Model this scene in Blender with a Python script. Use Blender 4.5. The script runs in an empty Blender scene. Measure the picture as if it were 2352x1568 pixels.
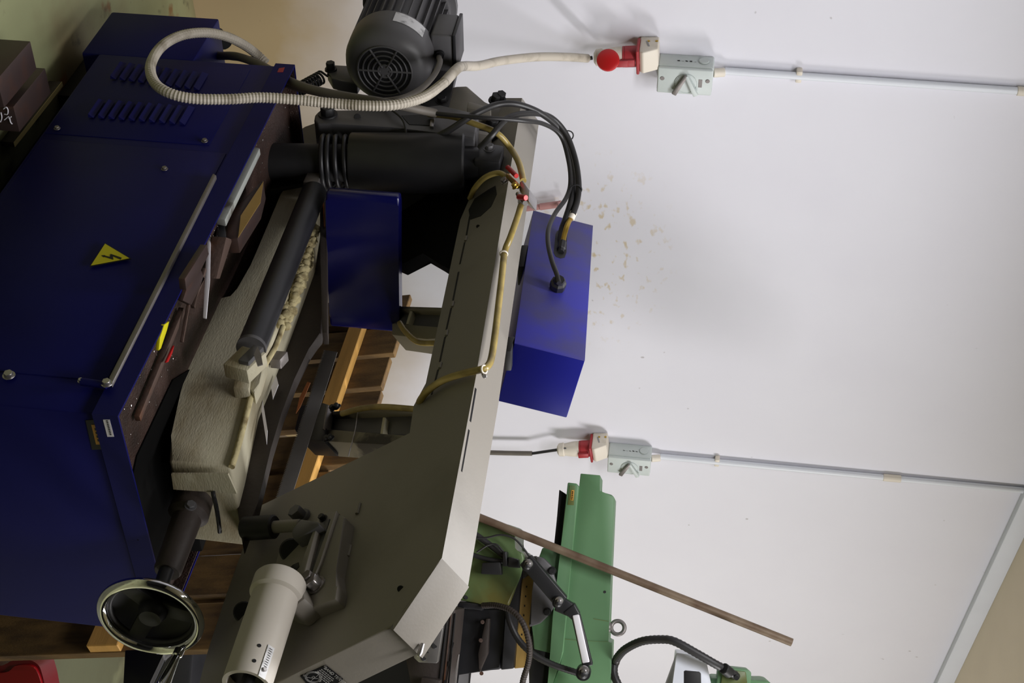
import bpy, bmesh, math, random
from mathutils import Vector as V, Matrix, noise
random.seed(7)
R = math.radians
C = bpy.context.scene.collection
SC = bpy.context.scene

# ------------------------------------------------------------------ camera
F_PX = 3300.0
roll = math.atan(.088)
pitch = math.atan(364 * math.cos(roll) / F_PX)
aX = R(41.0)
R0 = V((math.sin(aX), math.cos(aX), 0)); F0 = V((-math.cos(aX), math.sin(aX), 0)); ZZ = V((0, 0, 1))
CAM = V((1.629, -1.571, 1.37))
FW = F0 * math.cos(pitch) - ZZ * math.sin(pitch)
V0 = F0 * math.sin(pitch) + ZZ * math.cos(pitch)
CU = R0 * math.cos(roll) + V0 * math.sin(roll)      # towards the bottom of the photograph
CV = -R0 * math.sin(roll) + V0 * math.cos(roll)     # towards the right of the photograph
cd = bpy.data.cameras.new('camera'); co = bpy.data.objects.new('camera', cd); C.objects.link(co)
cd.sensor_width = 36; cd.sensor_fit = 'HORIZONTAL'; cd.lens = F_PX / 2352 * 36
cd.clip_start = .05; cd.clip_end = 60
m = Matrix((CV, -CU, -FW)).transposed().to_4x4(); m.translation = CAM
co.matrix_world = m
SC.camera = co

# ------------------------------------------------------------------ world, lights, exposure
SC.view_settings.view_transform = 'Standard'; SC.view_settings.look = 'None'
SC.view_settings.gamma = 1; SC.view_settings.use_curve_mapping = False
SC.view_settings.exposure = 0.0
w = bpy.data.worlds.new('world'); SC.world = w; w.use_nodes = True
w.node_tree.nodes['Background'].inputs[0].default_value = (.8, .87, 1, 1)
w.node_tree.nodes['Background'].inputs[1].default_value = .004
def area(name, loc, target, sx, sy, power, col=(1, .97, .95)):
    l = bpy.data.lights.new(name, 'AREA'); l.shape = 'RECTANGLE'; l.size = sx; l.size_y = sy
    l.energy = power; l.color = col
    o = bpy.data.objects.new(name, l); C.objects.link(o); o.location = loc
    o.rotation_euler = (V(target) - V(loc)).to_track_quat('-Z', 'Y').to_euler()
    return o
area('saw_lamp_row', (-.30, .35, 2.66), (-.30, .30, 0), .3, 1.7, 46, (.97, .97, 1)).rotation_euler = (0, 0, 0)
area('right_lamp_row', (.80, -.55, 2.70), (1.2, -.75, 0), 1.2, .3, 26, (1, .97, .97)).rotation_euler = (0, 0, 0)
area('far_lamp_row', (.95, 3.4, 2.25), (-.1, 3.2, 0), .5, 2.6, 135, (1, .97, .975))

# ------------------------------------------------------------------ points from planes
def ray(x, y): return FW + CU * ((y - 784) / F_PX) + CV * ((x - 1176) / F_PX)
def hit(x, y, n, c):
    d = ray(x, y); n = V(n); return CAM + d * ((c - CAM.dot(n)) / d.dot(n))
def PX(x, y, c): return hit(x, y, (1, 0, 0), c)
def PY(x, y, c): return hit(x, y, (0, 1, 0), c)
def PZ(x, y, c): return hit(x, y, (0, 0, 1), c)
th = R(46)
WD = R0 * math.sin(th) + F0 * math.cos(th); WN = V((WD.y, -WD.x, 0)); WC = WN.dot(CAM) - 3.40
def PW(x, y, off=0): return hit(x, y, WN, WC + off)
tA = R(33); B0 = V((0, .12, 1.05)); BX = V((1, 0, .031)).normalized()
BU = V((0, -math.sin(tA), math.cos(tA))); BU = (BU - BX * BU.dot(BX)).normalized(); BN = BX.cross(BU)  # towards the viewer, downwards
def PB(x, y, off=0): return hit(x, y, BN, BN.dot(B0) + off)
def PD(x, y, d): return hit(x, y, F0, F0.dot(CAM) + d)
pT = R(13); LN = V((0, -math.cos(pT), -math.sin(pT))); LU = V((0, -math.sin(pT), math.cos(pT))); L0 = V((0, .66, .70))
def LP(x, s, off=0): return L0 + V((x, 0, 0)) + LU * s + LN * off
FLOOR = -.035

# ------------------------------------------------------------------ materials
def lin(c):
    return tuple((v / 255 / 12.92) if v / 255 <= .04045 else ((v / 255 + .055) / 1.055) ** 2.4 for v in c) + (1,)
def mat(name, col, rough=.5, metal=0, var=.12, scale=8, bump=0, bscale=60, col2=None, thr=(.45, .65), stretch=None, detail=6, spec=.5, coat=0):
    mt = bpy.data.materials.new(name); mt.use_nodes = True
    nt = mt.node_tree; N = nt.nodes; L = nt.links; b = N['Principled BSDF']
    b.inputs['Roughness'].default_value = rough; b.inputs['Metallic'].default_value = metal
    b.inputs['Specular IOR Level'].default_value = spec; b.inputs['Coat Weight'].default_value = coat
    tc = N.new('ShaderNodeTexCoord'); mp = N.new('ShaderNodeMapping'); L.new(tc.outputs['Object'], mp.inputs[0])
    if stretch: mp.inputs['Scale'].default_value = stretch
    ns = N.new('ShaderNodeTexNoise'); ns.inputs['Scale'].default_value = scale; ns.inputs['Detail'].default_value = detail
    L.new(mp.outputs[0], ns.inputs['Vector'])
    rp = N.new('ShaderNodeValToRGB'); L.new(ns.outputs['Fac'], rp.inputs[0])
    c = lin(col)
    if col2 is None:
        c2 = tuple(v * (1 - var) for v in c[:3]) + (1,); c1 = tuple(min(1, v * (1 + var)) for v in c[:3]) + (1,)
        rp.color_ramp.elements[0].position = .3; rp.color_ramp.elements[1].position = .7
    else:
        c1 = c; c2 = lin(col2); rp.color_ramp.elements[0].position = thr[0]; rp.color_ramp.elements[1].position = thr[1]
    rp.color_ramp.elements[0].color = c1; rp.color_ramp.elements[1].color = c2
    L.new(rp.outputs[0], b.inputs['Base Color'])
    if bump:
        n2 = N.new('ShaderNodeTexNoise'); n2.inputs['Scale'].default_value = bscale; n2.inputs['Detail'].default_value = 4
        L.new(mp.outputs[0], n2.inputs['Vector'])
        bp = N.new('ShaderNodeBump'); bp.inputs['Strength'].default_value = bump; bp.inputs['Distance'].default_value = .004
        L.new(n2.outputs['Fac'], bp.inputs['Height']); L.new(bp.outputs[0], b.inputs['Normal'])
    return mt
M = {}
M['blue'] = mat('blue_enamel', (15, 17, 84), .5, 0, .10, 5, spec=.15)
M['blue_dusty'] = mat('blue_enamel_dusty', (58, 58, 164), .5, 0, .1, 7, col2=(70, 68, 126), thr=(.42, .6), spec=.3)
M['grey_paint'] = mat('grey_machine_paint', (134, 129, 121), .5, 0, .1, 4, col2=(108, 103, 95), thr=(.5, .78), bump=.05, bscale=200)
M['dark_paint'] = mat('dark_grey_paint', (82, 81, 83), .45, 0, .2, 9)
M['black_paint'] = mat('black_paint', (34, 34, 37), .42, 0, .2, 9)
M['black'] = mat('black_rubber', (22, 22, 24), .55, 0, .2, 20)
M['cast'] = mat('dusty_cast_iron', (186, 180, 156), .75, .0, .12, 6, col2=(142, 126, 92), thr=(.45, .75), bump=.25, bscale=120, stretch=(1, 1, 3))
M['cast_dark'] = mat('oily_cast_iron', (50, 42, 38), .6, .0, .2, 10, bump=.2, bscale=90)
M['steel'] = mat('bare_steel', (175, 172, 172), .32, .9, .12, 12, bump=.05)
M['steel_dull'] = mat('dull_steel', (135, 130, 128), .5, .7, .15, 14, bump=.1, bscale=150)
M['chrome'] = mat('chrome', (225, 226, 230), .07, 1, .02, 3)
M['rust'] = mat('rusty_steel', (92, 74, 66), .7, .3, .2, 12, col2=(118, 72, 40), thr=(.5, .75), bump=.3, bscale=110)
M['tray'] = mat('coolant_grime', (70, 52, 46), .45, .2, .25, 14, col2=(44, 32, 28), thr=(.4, .7), bump=.8, bscale=260)
M['chips'] = mat('bright_metal_chips', (205, 202, 200), .25, .9, .1, 20)
M['crust_lit'] = mat('lit_rusty_crust', (196, 184, 140), .8, .0, .2, 30, col2=(110, 92, 56), thr=(.5, .7), bump=.6, bscale=90)
M['copper_rust'] = mat('orange_rusty_edge', (150, 86, 40), .7, .2, .2, 30)
M['wood'] = mat('rough_pallet_wood', (122, 94, 52), .8, 0, .2, 5, col2=(74, 55, 31), thr=(.35, .72), bump=.3, bscale=80, stretch=(9, 9, 1.2))
M['wood_new'] = mat('fresh_sawn_wood', (214, 164, 86), .65, 0, .12, 5, stretch=(1, 8, 12), bump=.1)
M['wood_lit'] = mat('lit_wood_edge', (206, 190, 130), .8, 0, .15, 9)
M['tube_lit'] = mat('lit_grey_paint', (192, 186, 176), .4, 0, .08, 5)  # the bow's grey paint lightened, light on the tube put into its colour
M['void'] = mat('matte_black', (9, 9, 9), .9, 0, .1, 9, spec=.1)  # matte black, stands in for shade on the tray and under the vise
M['canister'] = mat('dark_red_paint', (104, 14, 22), .45, 0, .1, 10)
M['blade'] = mat('band_blade_steel', (104, 102, 102), .45, .1, .12, 14)
M['scraped'] = mat('scraped_steel', (168, 172, 168), .55, .1, .1, 20, col2=(96, 92, 86), thr=(.55, .7))
M['cast_arm'] = mat('mottled_arm_casting', (128, 122, 104), .7, .0, .15, 10, col2=(52, 48, 42), thr=(.52, .62))
M['wood_end'] = mat('sawn_wood_end', (190, 146, 88), .8, 0, .15, 14)
M['green'] = mat('green_machine_paint', (92, 130, 92), .5, 0, .08, 4, bump=.03)
M['green_oily'] = mat('oily_green_paint', (94, 116, 74), .45, 0, .1, 5, col2=(96, 92, 42), thr=(.45, .65))
M['white_plastic'] = mat('aged_white_plastic', (222, 214, 200), .5, 0, .06, 12, col2=(176, 164, 136), thr=(.58, .8))
M['grey_plastic'] = mat('pale_grey_plastic', (196, 204, 202), .45, 0, .05, 10)
M['red_plastic'] = mat('red_plastic', (186, 24, 26), .4, 0, .12, 14)
M['red_dark'] = mat('dusty_red_plastic', (158, 42, 48), .5, 0, .15, 20)
M['red_hood'] = mat('glossy_red_paint', (134, 8, 16), .3, 0, .1, 10)
M['conduit'] = mat('white_pvc_pipe', (222, 226, 234), .4, 0, .03, 6)
M['duct'] = mat('grey_white_duct', (222, 226, 236), .45, 0, .03, 6)
M['hose_white'] = mat('grey_white_ribbed_sheath', (190, 182, 168), .6, 0, .1, 18, col2=(136, 126, 108), thr=(.5, .75))
M['hose_grey'] = mat('grey_cable_sheath', (104, 98, 90), .6, 0, .12, 14)
M['hose_black'] = mat('black_hydraulic_hose', (38, 37, 38), .45, 0, .15, 20)
M['hose_yellow'] = mat('yellowed_clear_hose', (168, 148, 84), .3, 0, .12, 20, col2=(128, 112, 62), thr=(.45, .65))
M['brass'] = mat('brass', (190, 158, 72), .3, 1, .1, 12)
M['yellow'] = mat('yellow_label', (214, 204, 14), .5, 0, .03, 5)
M['ink'] = mat('black_ink', (12, 12, 12), .6, 0, .05, 5)
M['white_label'] = mat('white_paper_label', (232, 230, 240), .6, 0, .02, 5)
M['gold_label'] = mat('gold_foil_label', (206, 152, 60), .5, 0, .08, 20)
M['grey_label'] = mat('worn_silver_label', (205, 205, 205), .4, .4, .1, 40, col2=(120, 120, 120), thr=(.5, .7))
M['grey_print'] = mat('light_grey_print', (150, 150, 150), .6, 0, .05, 9)
M['dark_label'] = mat('dark_name_plate', (20, 20, 24), .35, .3, .05, 9)
M['pink_pole'] = mat('faded_pink_plastic', (190, 140, 138), .5, 0, .06, 9)
M['brown_oak'] = mat('dark_steel_billet', (72, 58, 56), .45, .4, .2, 10, col2=(104, 66, 44), thr=(.5, .8))
M['white_bar'] = mat('white_painted_strip', (236, 234, 240), .5, 0, .03, 9)
M['tube_rust'] = mat('rust_speckled_tube', (132, 116, 96), .55, .2, .2, 9, col2=(90, 68, 52), thr=(.4, .66))
M['blue_clean_shaded'] = mat('clean_shaded_blue', (20, 24, 118), .45, 0, .05, 5, spec=.2)  # clean enamel, darkened further to paint shade into the unit's sides
M['blue_gloss'] = mat('glossy_blue_enamel', (14, 16, 78), .22, 0, .08, 5)
M['scale_tan'] = mat('oil_stained_brass_scale', (186, 152, 86), .45, .3, .15, 9)

def wall_mat():
    mt = bpy.data.materials.new('white_painted_plaster'); mt.use_nodes = True
    nt = mt.node_tree; N = nt.nodes; L = nt.links; b = N['Principled BSDF']; b.inputs['Roughness'].default_value = .85
    g = N.new('ShaderNodeNewGeometry'); sx = N.new('ShaderNodeSeparateXYZ'); L.new(g.outputs['Position'], sx.inputs[0])
    def noise_(scale, det=5, vec=None):
        n = N.new('ShaderNodeTexNoise'); n.inputs['Scale'].default_value = scale; n.inputs['Detail'].default_value = det
        L.new(vec or g.outputs['Position'], n.inputs['Vector']); return n.outputs['Fac']
    def math_(op, a, bb=None, clamp=False):
        n = N.new('ShaderNodeMath'); n.operation = op; n.use_clamp = clamp
        for i, v in enumerate((a, bb)):
            if v is None: continue
            if isinstance(v, (int, float)): n.inputs[i].default_value = v
            else: L.new(v, n.inputs[i])
        return n.outputs[0]
    def mix(fac, a, bb):
        n = N.new('ShaderNodeMix'); n.data_type = 'RGBA'; L.new(fac, n.inputs[0])
        for i, v in ((6, a), (7, bb)):
            if isinstance(v, tuple): n.inputs[i].default_value = v
            else: L.new(v, n.inputs[i])
        return n.outputs[2]
    base = mix(noise_(3), lin((228, 228, 236)), lin((220, 219, 228)))
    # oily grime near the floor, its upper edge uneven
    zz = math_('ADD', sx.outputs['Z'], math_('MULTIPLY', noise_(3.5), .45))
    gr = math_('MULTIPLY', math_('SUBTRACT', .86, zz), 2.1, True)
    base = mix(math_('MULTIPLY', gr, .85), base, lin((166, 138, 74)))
    # coolant splashes behind the bow
    dy = math_('SUBTRACT', sx.outputs['Y'], 1.12); dz = math_('SUBTRACT', sx.outputs['Z'], 1.13)
    d2 = math_('ADD', math_('MULTIPLY', math_('MULTIPLY', dy, dy), 5.5), math_('MULTIPLY', math_('MULTIPLY', dz, dz), 16))
    near = math_('SUBTRACT', 1, d2, True)
    sc = N.new('ShaderNodeVectorMath'); sc.operation = 'MULTIPLY'; sc.inputs[1].default_value = (1, 1, 1.7); L.new(g.outputs['Position'], sc.inputs[0])
    sp = math_('MULTIPLY', math_('SUBTRACT', noise_(26, 2, sc.outputs[0]), .60), 9, True)
    base = mix(math_('MULTIPLY', math_('MULTIPLY', sp, near), .75), base, lin((196, 174, 122)))
    sp2 = math_('MULTIPLY', math_('SUBTRACT', noise_(30, 0), .868), 40, True)
    base = mix(math_('MULTIPLY', sp2, .45), base, lin((120, 110, 96)))
    L.new(base, b.inputs['Base Color'])
    bp = N.new('ShaderNodeBump'); bp.inputs['Strength'].default_value = .12; bp.inputs['Distance'].default_value = .01
    L.new(noise_(7, 4), bp.inputs['Height']); L.new(bp.outputs[0], b.inputs['Normal'])
    return mt
M['wall'] = wall_mat()
M['plaster'] = mat('dusty_ceiling_plaster', (226, 212, 192), .9, 0, .06, 2, bump=.1, bscale=12)
M['far_wall'] = mat('dull_workshop_wall', (38, 38, 38), .9, 0, .06, 2)
def floor_mat():
    mt = mat('worn_green_floor_paint', (152, 156, 116), .6, 0, .1, 3, bump=.15, bscale=30)
    nt = mt.node_tree; N = nt.nodes; L = nt.links; b = N['Principled BSDF']
    tc = N.new('ShaderNodeTexCoord')
    def layer(prev, scale, lo, hi, col, det=6):
        n = N.new('ShaderNodeTexNoise'); n.inputs['Scale'].default_value = scale; n.inputs['Detail'].default_value = det
        L.new(tc.outputs['Object'], n.inputs['Vector'])
        r = N.new('ShaderNodeValToRGB'); r.color_ramp.elements[0].position = lo; r.color_ramp.elements[1].position = hi
        L.new(n.outputs['Fac'], r.inputs[0])
        mx = N.new('ShaderNodeMix'); mx.data_type = 'RGBA'; L.new(r.outputs[0], mx.inputs[0]); L.new(prev, mx.inputs[6]); mx.inputs[7].default_value = lin(col)
        return mx.outputs[2]
    src = b.inputs['Base Color'].links[0].from_socket
    o = layer(src, 2.2, .5, .68, (128, 116, 84)); o = layer(o, 14, .6, .74, (74, 70, 52)); o = layer(o, 6, .66, .72, (132, 92, 52))
    # shade around the machine painted into the floor colour, its edge noisy
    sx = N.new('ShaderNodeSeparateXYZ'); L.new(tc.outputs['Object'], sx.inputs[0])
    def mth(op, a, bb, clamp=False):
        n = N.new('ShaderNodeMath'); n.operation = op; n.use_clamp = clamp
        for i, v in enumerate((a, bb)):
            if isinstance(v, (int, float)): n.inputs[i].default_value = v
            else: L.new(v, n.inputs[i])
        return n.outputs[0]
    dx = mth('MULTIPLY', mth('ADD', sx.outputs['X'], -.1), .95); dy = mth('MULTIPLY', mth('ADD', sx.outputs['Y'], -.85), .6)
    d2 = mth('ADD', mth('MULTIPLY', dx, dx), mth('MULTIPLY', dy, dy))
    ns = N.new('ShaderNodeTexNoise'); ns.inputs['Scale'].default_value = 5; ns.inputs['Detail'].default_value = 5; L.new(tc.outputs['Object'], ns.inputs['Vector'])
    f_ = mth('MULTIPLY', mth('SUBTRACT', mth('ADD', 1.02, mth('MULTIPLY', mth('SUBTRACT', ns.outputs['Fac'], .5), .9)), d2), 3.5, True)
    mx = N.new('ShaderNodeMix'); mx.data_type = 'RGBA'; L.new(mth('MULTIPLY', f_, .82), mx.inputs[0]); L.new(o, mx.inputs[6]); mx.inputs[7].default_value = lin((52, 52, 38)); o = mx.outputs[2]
    L.new(o, b.inputs['Base Color'])
    return mt
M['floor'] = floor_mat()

# ------------------------------------------------------------------ building helpers
def wloc(p):
    o = V((0, 0, 0))
    while p is not None: o = o + p.location; p = p.parent
    return o
def link(name, me, m_, parent=None, smooth=35):
    o = bpy.data.objects.new(name, me); C.objects.link(o)
    me.materials.append(M[m_] if isinstance(m_, str) else m_)
    if smooth:
        for p in me.polygons: p.use_smooth = True
        me.set_sharp_from_angle(angle=R(smooth))
    if parent is not None: o.parent = parent
    return o
def from_bm(name, bm, m_, parent=None, smooth=35):
    off = wloc(parent) if parent is not None else None
    if off is not None: bmesh.ops.translate(bm, verts=bm.verts, vec=-off)
    bmesh.ops.recalc_face_normals(bm, faces=bm.faces)
    me = bpy.data.meshes.new(name); bm.to_mesh(me); bm.free()
    o = link(name, me, m_, parent, smooth)
    return o
def recentre(o):
    # origin of a single-mesh thing at the middle of its base
    me = o.data; xs = [v.co.copy() for v in me.vertices]
    c = V(((min(v.x for v in xs) + max(v.x for v in xs)) / 2, (min(v.y for v in xs) + max(v.y for v in xs)) / 2, min(v.z for v in xs)))
    for v in me.vertices: v.co -= c
    o.location = o.location + c
    return o
def tag(o, label, cat, group=None):
    o['label'] = label; o['category'] = cat
    if group: o['group'] = group
    return o
def thing(name, label, cat, loc, group=None):
    o = bpy.data.objects.new(name, None); C.objects.link(o); o.location = loc; o.empty_display_size = .05
    return tag(o, label, cat, group)
def add_prism(bm, pts, vec, bevel=0, seg=2):
    vec = V(vec); a = [bm.verts.new(p) for p in pts]; b = [bm.verts.new(V(p) + vec) for p in pts]; n = len(pts)
    fs = [bm.faces.new(a), bm.faces.new(b[::-1])]
    for i in range(n): fs.append(bm.faces.new((a[i], a[(i + 1) % n], b[(i + 1) % n], b[i])))
    if bevel:
        es = {e for f in fs for e in f.edges}
        bmesh.ops.bevel(bm, geom=list(es), offset=bevel, segments=seg, profile=.5, affect='EDGES', clamp_overlap=True)
def prism(name, pts, vec, m_, parent=None, bevel=0, seg=2, smooth=35):
    bm = bmesh.new(); add_prism(bm, pts, vec, bevel, seg); return from_bm(name, bm, m_, parent, smooth)
def box_pts(o, ax, ay): return [o, o + ax, o + ax + ay, o + ay]
def box(name, lo, hi, m_, parent=None, bevel=.002, smooth=35):
    lo = V(lo); hi = V(hi)
    return prism(name, [V((lo.x, lo.y, lo.z)), V((hi.x, lo.y, lo.z)), V((hi.x, lo.y, hi.z)), V((lo.x, lo.y, hi.z))], (0, hi.y - lo.y, 0), m_, parent, bevel, 2, smooth)
def obox(name, c, ex, ey, ez, m_, parent=None, bevel=.0015, seg=2):
    # box from centre and three half-axis vectors
    return prism(name, [c - ex - ey - ez, c + ex - ey - ez, c + ex + ey - ez, c - ex + ey - ez], ez * 2, m_, parent, bevel, seg)
def frame(d):
    d = V(d).normalized(); u = d.cross(V((0, 0, 1)));
    if u.length < .05: u = d.cross(V((1, 0, 0)))
    u.normalize(); return d, u, d.cross(u).normalized()
def add_lathe(bm, o, d, prof, n=28, u=None):
    # prof: (distance along d, radius)
    d, a, b = frame(d); o = V(o); rings = []
    for (t, r) in prof:
        if r < 1e-6: rings.append([bm.verts.new(o + d * t)])
        else: rings.append([bm.verts.new(o + d * t + (a * math.cos(2 * math.pi * i / n) + b * math.sin(2 * math.pi * i / n)) * r) for i in range(n)])
    for p, q in zip(rings, rings[1:]):
        if len(p) == 1 and len(q) == 1: continue
        for i in range(n):
            j = (i + 1) % n
            if len(p) == 1: bm.faces.new((p[0], q[i], q[j]))
            elif len(q) == 1: bm.faces.new((p[i], p[j], q[0]))
            else: bm.faces.new((p[i], p[j], q[j], q[i]))
    for rg in (rings[0], rings[-1]):
        if len(rg) > 2:
            try: bm.faces.new(rg)
            except ValueError: pass
def lathe(name, o, d, prof, m_, parent=None, n=28, smooth=35):
    bm = bmesh.new(); add_lathe(bm, o, d, prof, n); return from_bm(name, bm, m_, parent, smooth)
def rod(name, a, b, r, m_, parent=None, n=20, ch=None):
    a = V(a); b = V(b); L_ = (b - a).length; ch = r * .12 if ch is None else ch
    return lathe(name, a, b - a, [(0, 0), (0, r - ch), (ch, r), (L_ - ch, r), (L_, r - ch), (L_, 0)], m_, parent, n)
def bolt(name, p, d, r, h, m_, parent=None):
    d, a, b = frame(d); p = V(p)
    bm = bmesh.new()
    add_prism(bm, [p + (a * math.cos(k * math.pi / 3) + b * math.sin(k * math.pi / 3)) * r for k in range(6)], d * h, r * .08, 1)
    add_lathe(bm, p - d * .001, d, [(0, 0), (0, r * 1.35), (h * .2, r * 1.3), (h * .2, 0)], 16)
    return from_bm(name, bm, m_, parent)
def catmull(P, n=8):
    P = [V(p) for p in P]; out = []
    Q = [P[0] * 2 - P[1]] + P + [P[-1] * 2 - P[-2]]
    for i in range(1, len(Q) - 2):
        p0, p1, p2, p3 = Q[i - 1:i + 3]
        for k in range(n):
            t = k / n
            out.append(((p1 * 2) + (p2 - p0) * t + (p0 * 2 - p1 * 5 + p2 * 4 - p3) * t * t + (p1 * 3 - p0 - p2 * 3 + p3) * t ** 3) * .5)
    out.append(P[-1]); return out
def resample(P, step):
    out = [P[0]]; acc = 0
    for a, b in zip(P, P[1:]):
        L_ = (b - a).length
        if L_ < 1e-9: continue
        while acc + L_ >= step:
            t = (step - acc) / L_; a = a + (b - a) * t; out.append(a); L_ = (b - a).length; acc = 0
            if L_ < 1e-9: break
        acc += L_
    out.append(P[-1]); return out
def add_tube(bm, pts, r, n=10, rfun=None):
    prev = None; rings = []
    for i, p in enumerate(pts):
        d = (pts[min(i + 1, len(pts) - 1)] - pts[max(i - 1, 0)])
        if d.length < 1e-9: d = V((0, 0, 1))
        d.normalize()
        if prev is None: _, a, _b = frame(d)
        else:
            a = prev - d * prev.dot(d); a.normalize()
        prev = a; b = d.cross(a); rr = r if rfun is None else r * rfun(i)
        rings.append([bm.verts.new(p + (a * math.cos(2 * math.pi * k / n) + b * math.sin(2 * math.pi * k / n)) * rr) for k in range(n)])
    for p, q in zip(rings, rings[1:]):
        for k in range(n): bm.faces.new((p[k], p[(k + 1) % n], q[(k + 1) % n], q[k]))
    bm.faces.new(rings[0]); bm.faces.new(rings[-1][::-1])
def tube(name, pts, r, m_, parent=None, n=10, smoothn=8, rib=0, step=.004):
    P = catmull(pts, smoothn) if smoothn else [V(p) for p in pts]
    rf = None
    if rib: P = resample(P, step); rf = lambda i: 1 + rib * (1 if i % 2 else -1)
    bm = bmesh.new(); add_tube(bm, P, r, n, rf); return from_bm(name, bm, m_, parent, 60 if not rib else 25)
def torus(name, c, nrm, Rr, r, m_, parent=None, n=40, k=12):
    d, a, b = frame(nrm); bm = bmesh.new(); g = []
    for i in range(n):
        t = 2 * math.pi * i / n; e = a * math.cos(t) + b * math.sin(t)
        g.append([bm.verts.new(V(c) + e * (Rr + r * math.cos(2 * math.pi * j / k)) + d * r * math.sin(2 * math.pi * j / k)) for j in range(k)])
    for i in range(n):
        for j in range(k): bm.faces.new((g[i][j], g[(i + 1) % n][j], g[(i + 1) % n][(j + 1) % k], g[i][(j + 1) % k]))
    return from_bm(name, bm, m_, parent, 60)
def plate(name, quad, m_, parent=None, t=.0012, nrm=None):
    # thin plate or sticker, standing t proud of the surface it is fixed to
    q = [V(p) for p in quad]; n = (q[1] - q[0]).cross(q[2] - q[0]).normalized()
    if n.dot(CAM - q[0]) < 0: n = -n
    return prism(name, q, n * t, m_, parent, 0, smooth=0)
def text(name, s, o, xd, yd, size, m_, parent=None):
    cu = bpy.data.curves.new(name, 'FONT'); cu.body = s; cu.size = size; cu.extrude = .0003
    ob = bpy.data.objects.new('tmp', cu); C.objects.link(ob)
    bpy.context.view_layer.update()
    me = bpy.data.meshes.new_from_object(ob.evaluated_get(bpy.context.evaluated_depsgraph_get()))
    bpy.data.objects.remove(ob); xd = V(xd).normalized(); yd = V(yd); yd = (yd - xd * yd.dot(xd)).normalized(); zd = xd.cross(yd)
    off = wloc(parent) if parent is not None else V((0, 0, 0))
    for v in me.vertices: v.co = V(o) + xd * v.co.x + yd * v.co.y + zd * v.co.z - off
    me.materials.clear(); me.name = name
    return link(name, me, m_, parent, 0)
def struct(o): o['kind'] = 'structure'; return o
def copy_part(o, loc, parent):
    c = o.copy(); C.objects.link(c); c.parent = parent; c.location = loc; return c
# ------------------------------------------------------------------ the setting
def quad_struct(name, pts, vec, m_):
    return struct(prism(name, [V(p) for p in pts], vec, m_, None, 0, smooth=0))
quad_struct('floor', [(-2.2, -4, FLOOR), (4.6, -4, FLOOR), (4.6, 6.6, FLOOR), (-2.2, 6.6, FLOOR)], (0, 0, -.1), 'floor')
def wp(s, z, off=0): # along the wall, height
    p = WN * (WC + off) + WD * s; p.z = z; return p
quad_struct('wall_left', [wp(-4.2, FLOOR - .08), wp(6.8, FLOOR - .08), wp(6.8, 3.2), wp(-4.2, 3.2)], -WN * .12, 'wall')
tr0 = PW(2143, 1568); tr1 = PW(2345, 1130)
sl = (tr0.z - tr1.z) / ((tr0 - tr1).dot(WD))
def trz(s): return tr1.z + sl * (s - tr1.dot(WD))
DUCT = .062
def cz(s): return trz(s) + DUCT
quad_struct('ceiling', [wp(-4.2, cz(-4.2), -.05), wp(6.6, cz(6.6), -.05), wp(6.6, cz(6.6), 6.7), wp(-4.2, cz(-4.2), 6.7)], (0, 0, .1), 'plaster')
quad_struct('wall_right', [(4.5, -4, FLOOR - .05), (4.5, 6.6, FLOOR - .05), (4.5, 6.6, 3.2), (4.5, -4, 3.2)], (.1, 0, 0), 'far_wall')
quad_struct('wall_back', [(-2.2, 6.4, FLOOR - .05), (4.6, 6.4, FLOOR - .05), (4.6, 6.4, 3.2), (-2.2, 6.4, 3.2)], (0, .1, 0), 'far_wall')
quad_struct('wall_front', [(-2.2, -4, FLOOR - .05), (4.6, -4, FLOOR - .05), (4.6, -4, 3.2), (-2.2, -4, 3.2)], (0, -.1, 0), 'far_wall')
# square cable duct in the angle of wall and ceiling, with its snap-on lid
d = quad_struct('trim_1', [wp(-4.1, trz(-4.1) + .004), wp(6.3, trz(6.3) + .004), wp(6.3, trz(6.3) + DUCT), wp(-4.1, trz(-4.1) + DUCT)], WN * .03, 'duct')
lid = prism('duct_lid', [wp(-4.1, trz(-4.1), .03), wp(6.3, trz(6.3), .03), wp(6.3, trz(6.3) + DUCT, .03), wp(-4.1, trz(-4.1) + DUCT, .03)], WN * .008, 'duct', d, .002)

# ------------------------------------------------------------------ the band saw
SAW = thing('band_saw', 'large blue and grey horizontal metal-cutting band saw with tilted bow', 'band saw', (-.47, .28, FLOOR))
S = SAW
X0, X1, Y1, ZR, ZT = -1.025, .085, .57, .470, .513
cab = prism('cabinet', [V((X0, .006, .07)), V((X1 - .006, .006, .07)), V((X1 - .006, .006, ZR)), V((X0, .006, ZR))], (0, Y1 - .012, 0), 'blue', S, .004)
box('plinth', (X0 + .03, .13, FLOOR), (X1 - .06, Y1 - .03, .072), 'black', S)
ext = prism('side_cabinet', [V((-1.215, .006, .03)), V((X0 + .002, .006, .03)), V((X0 + .002, .006, .285)), V((-1.215, .006, .285))], (0, .394, 0), 'blue', S, .004)
box('plinth', (-1.18, .10, FLOOR), (X0 + .031, .36, .032), 'black', S)
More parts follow.
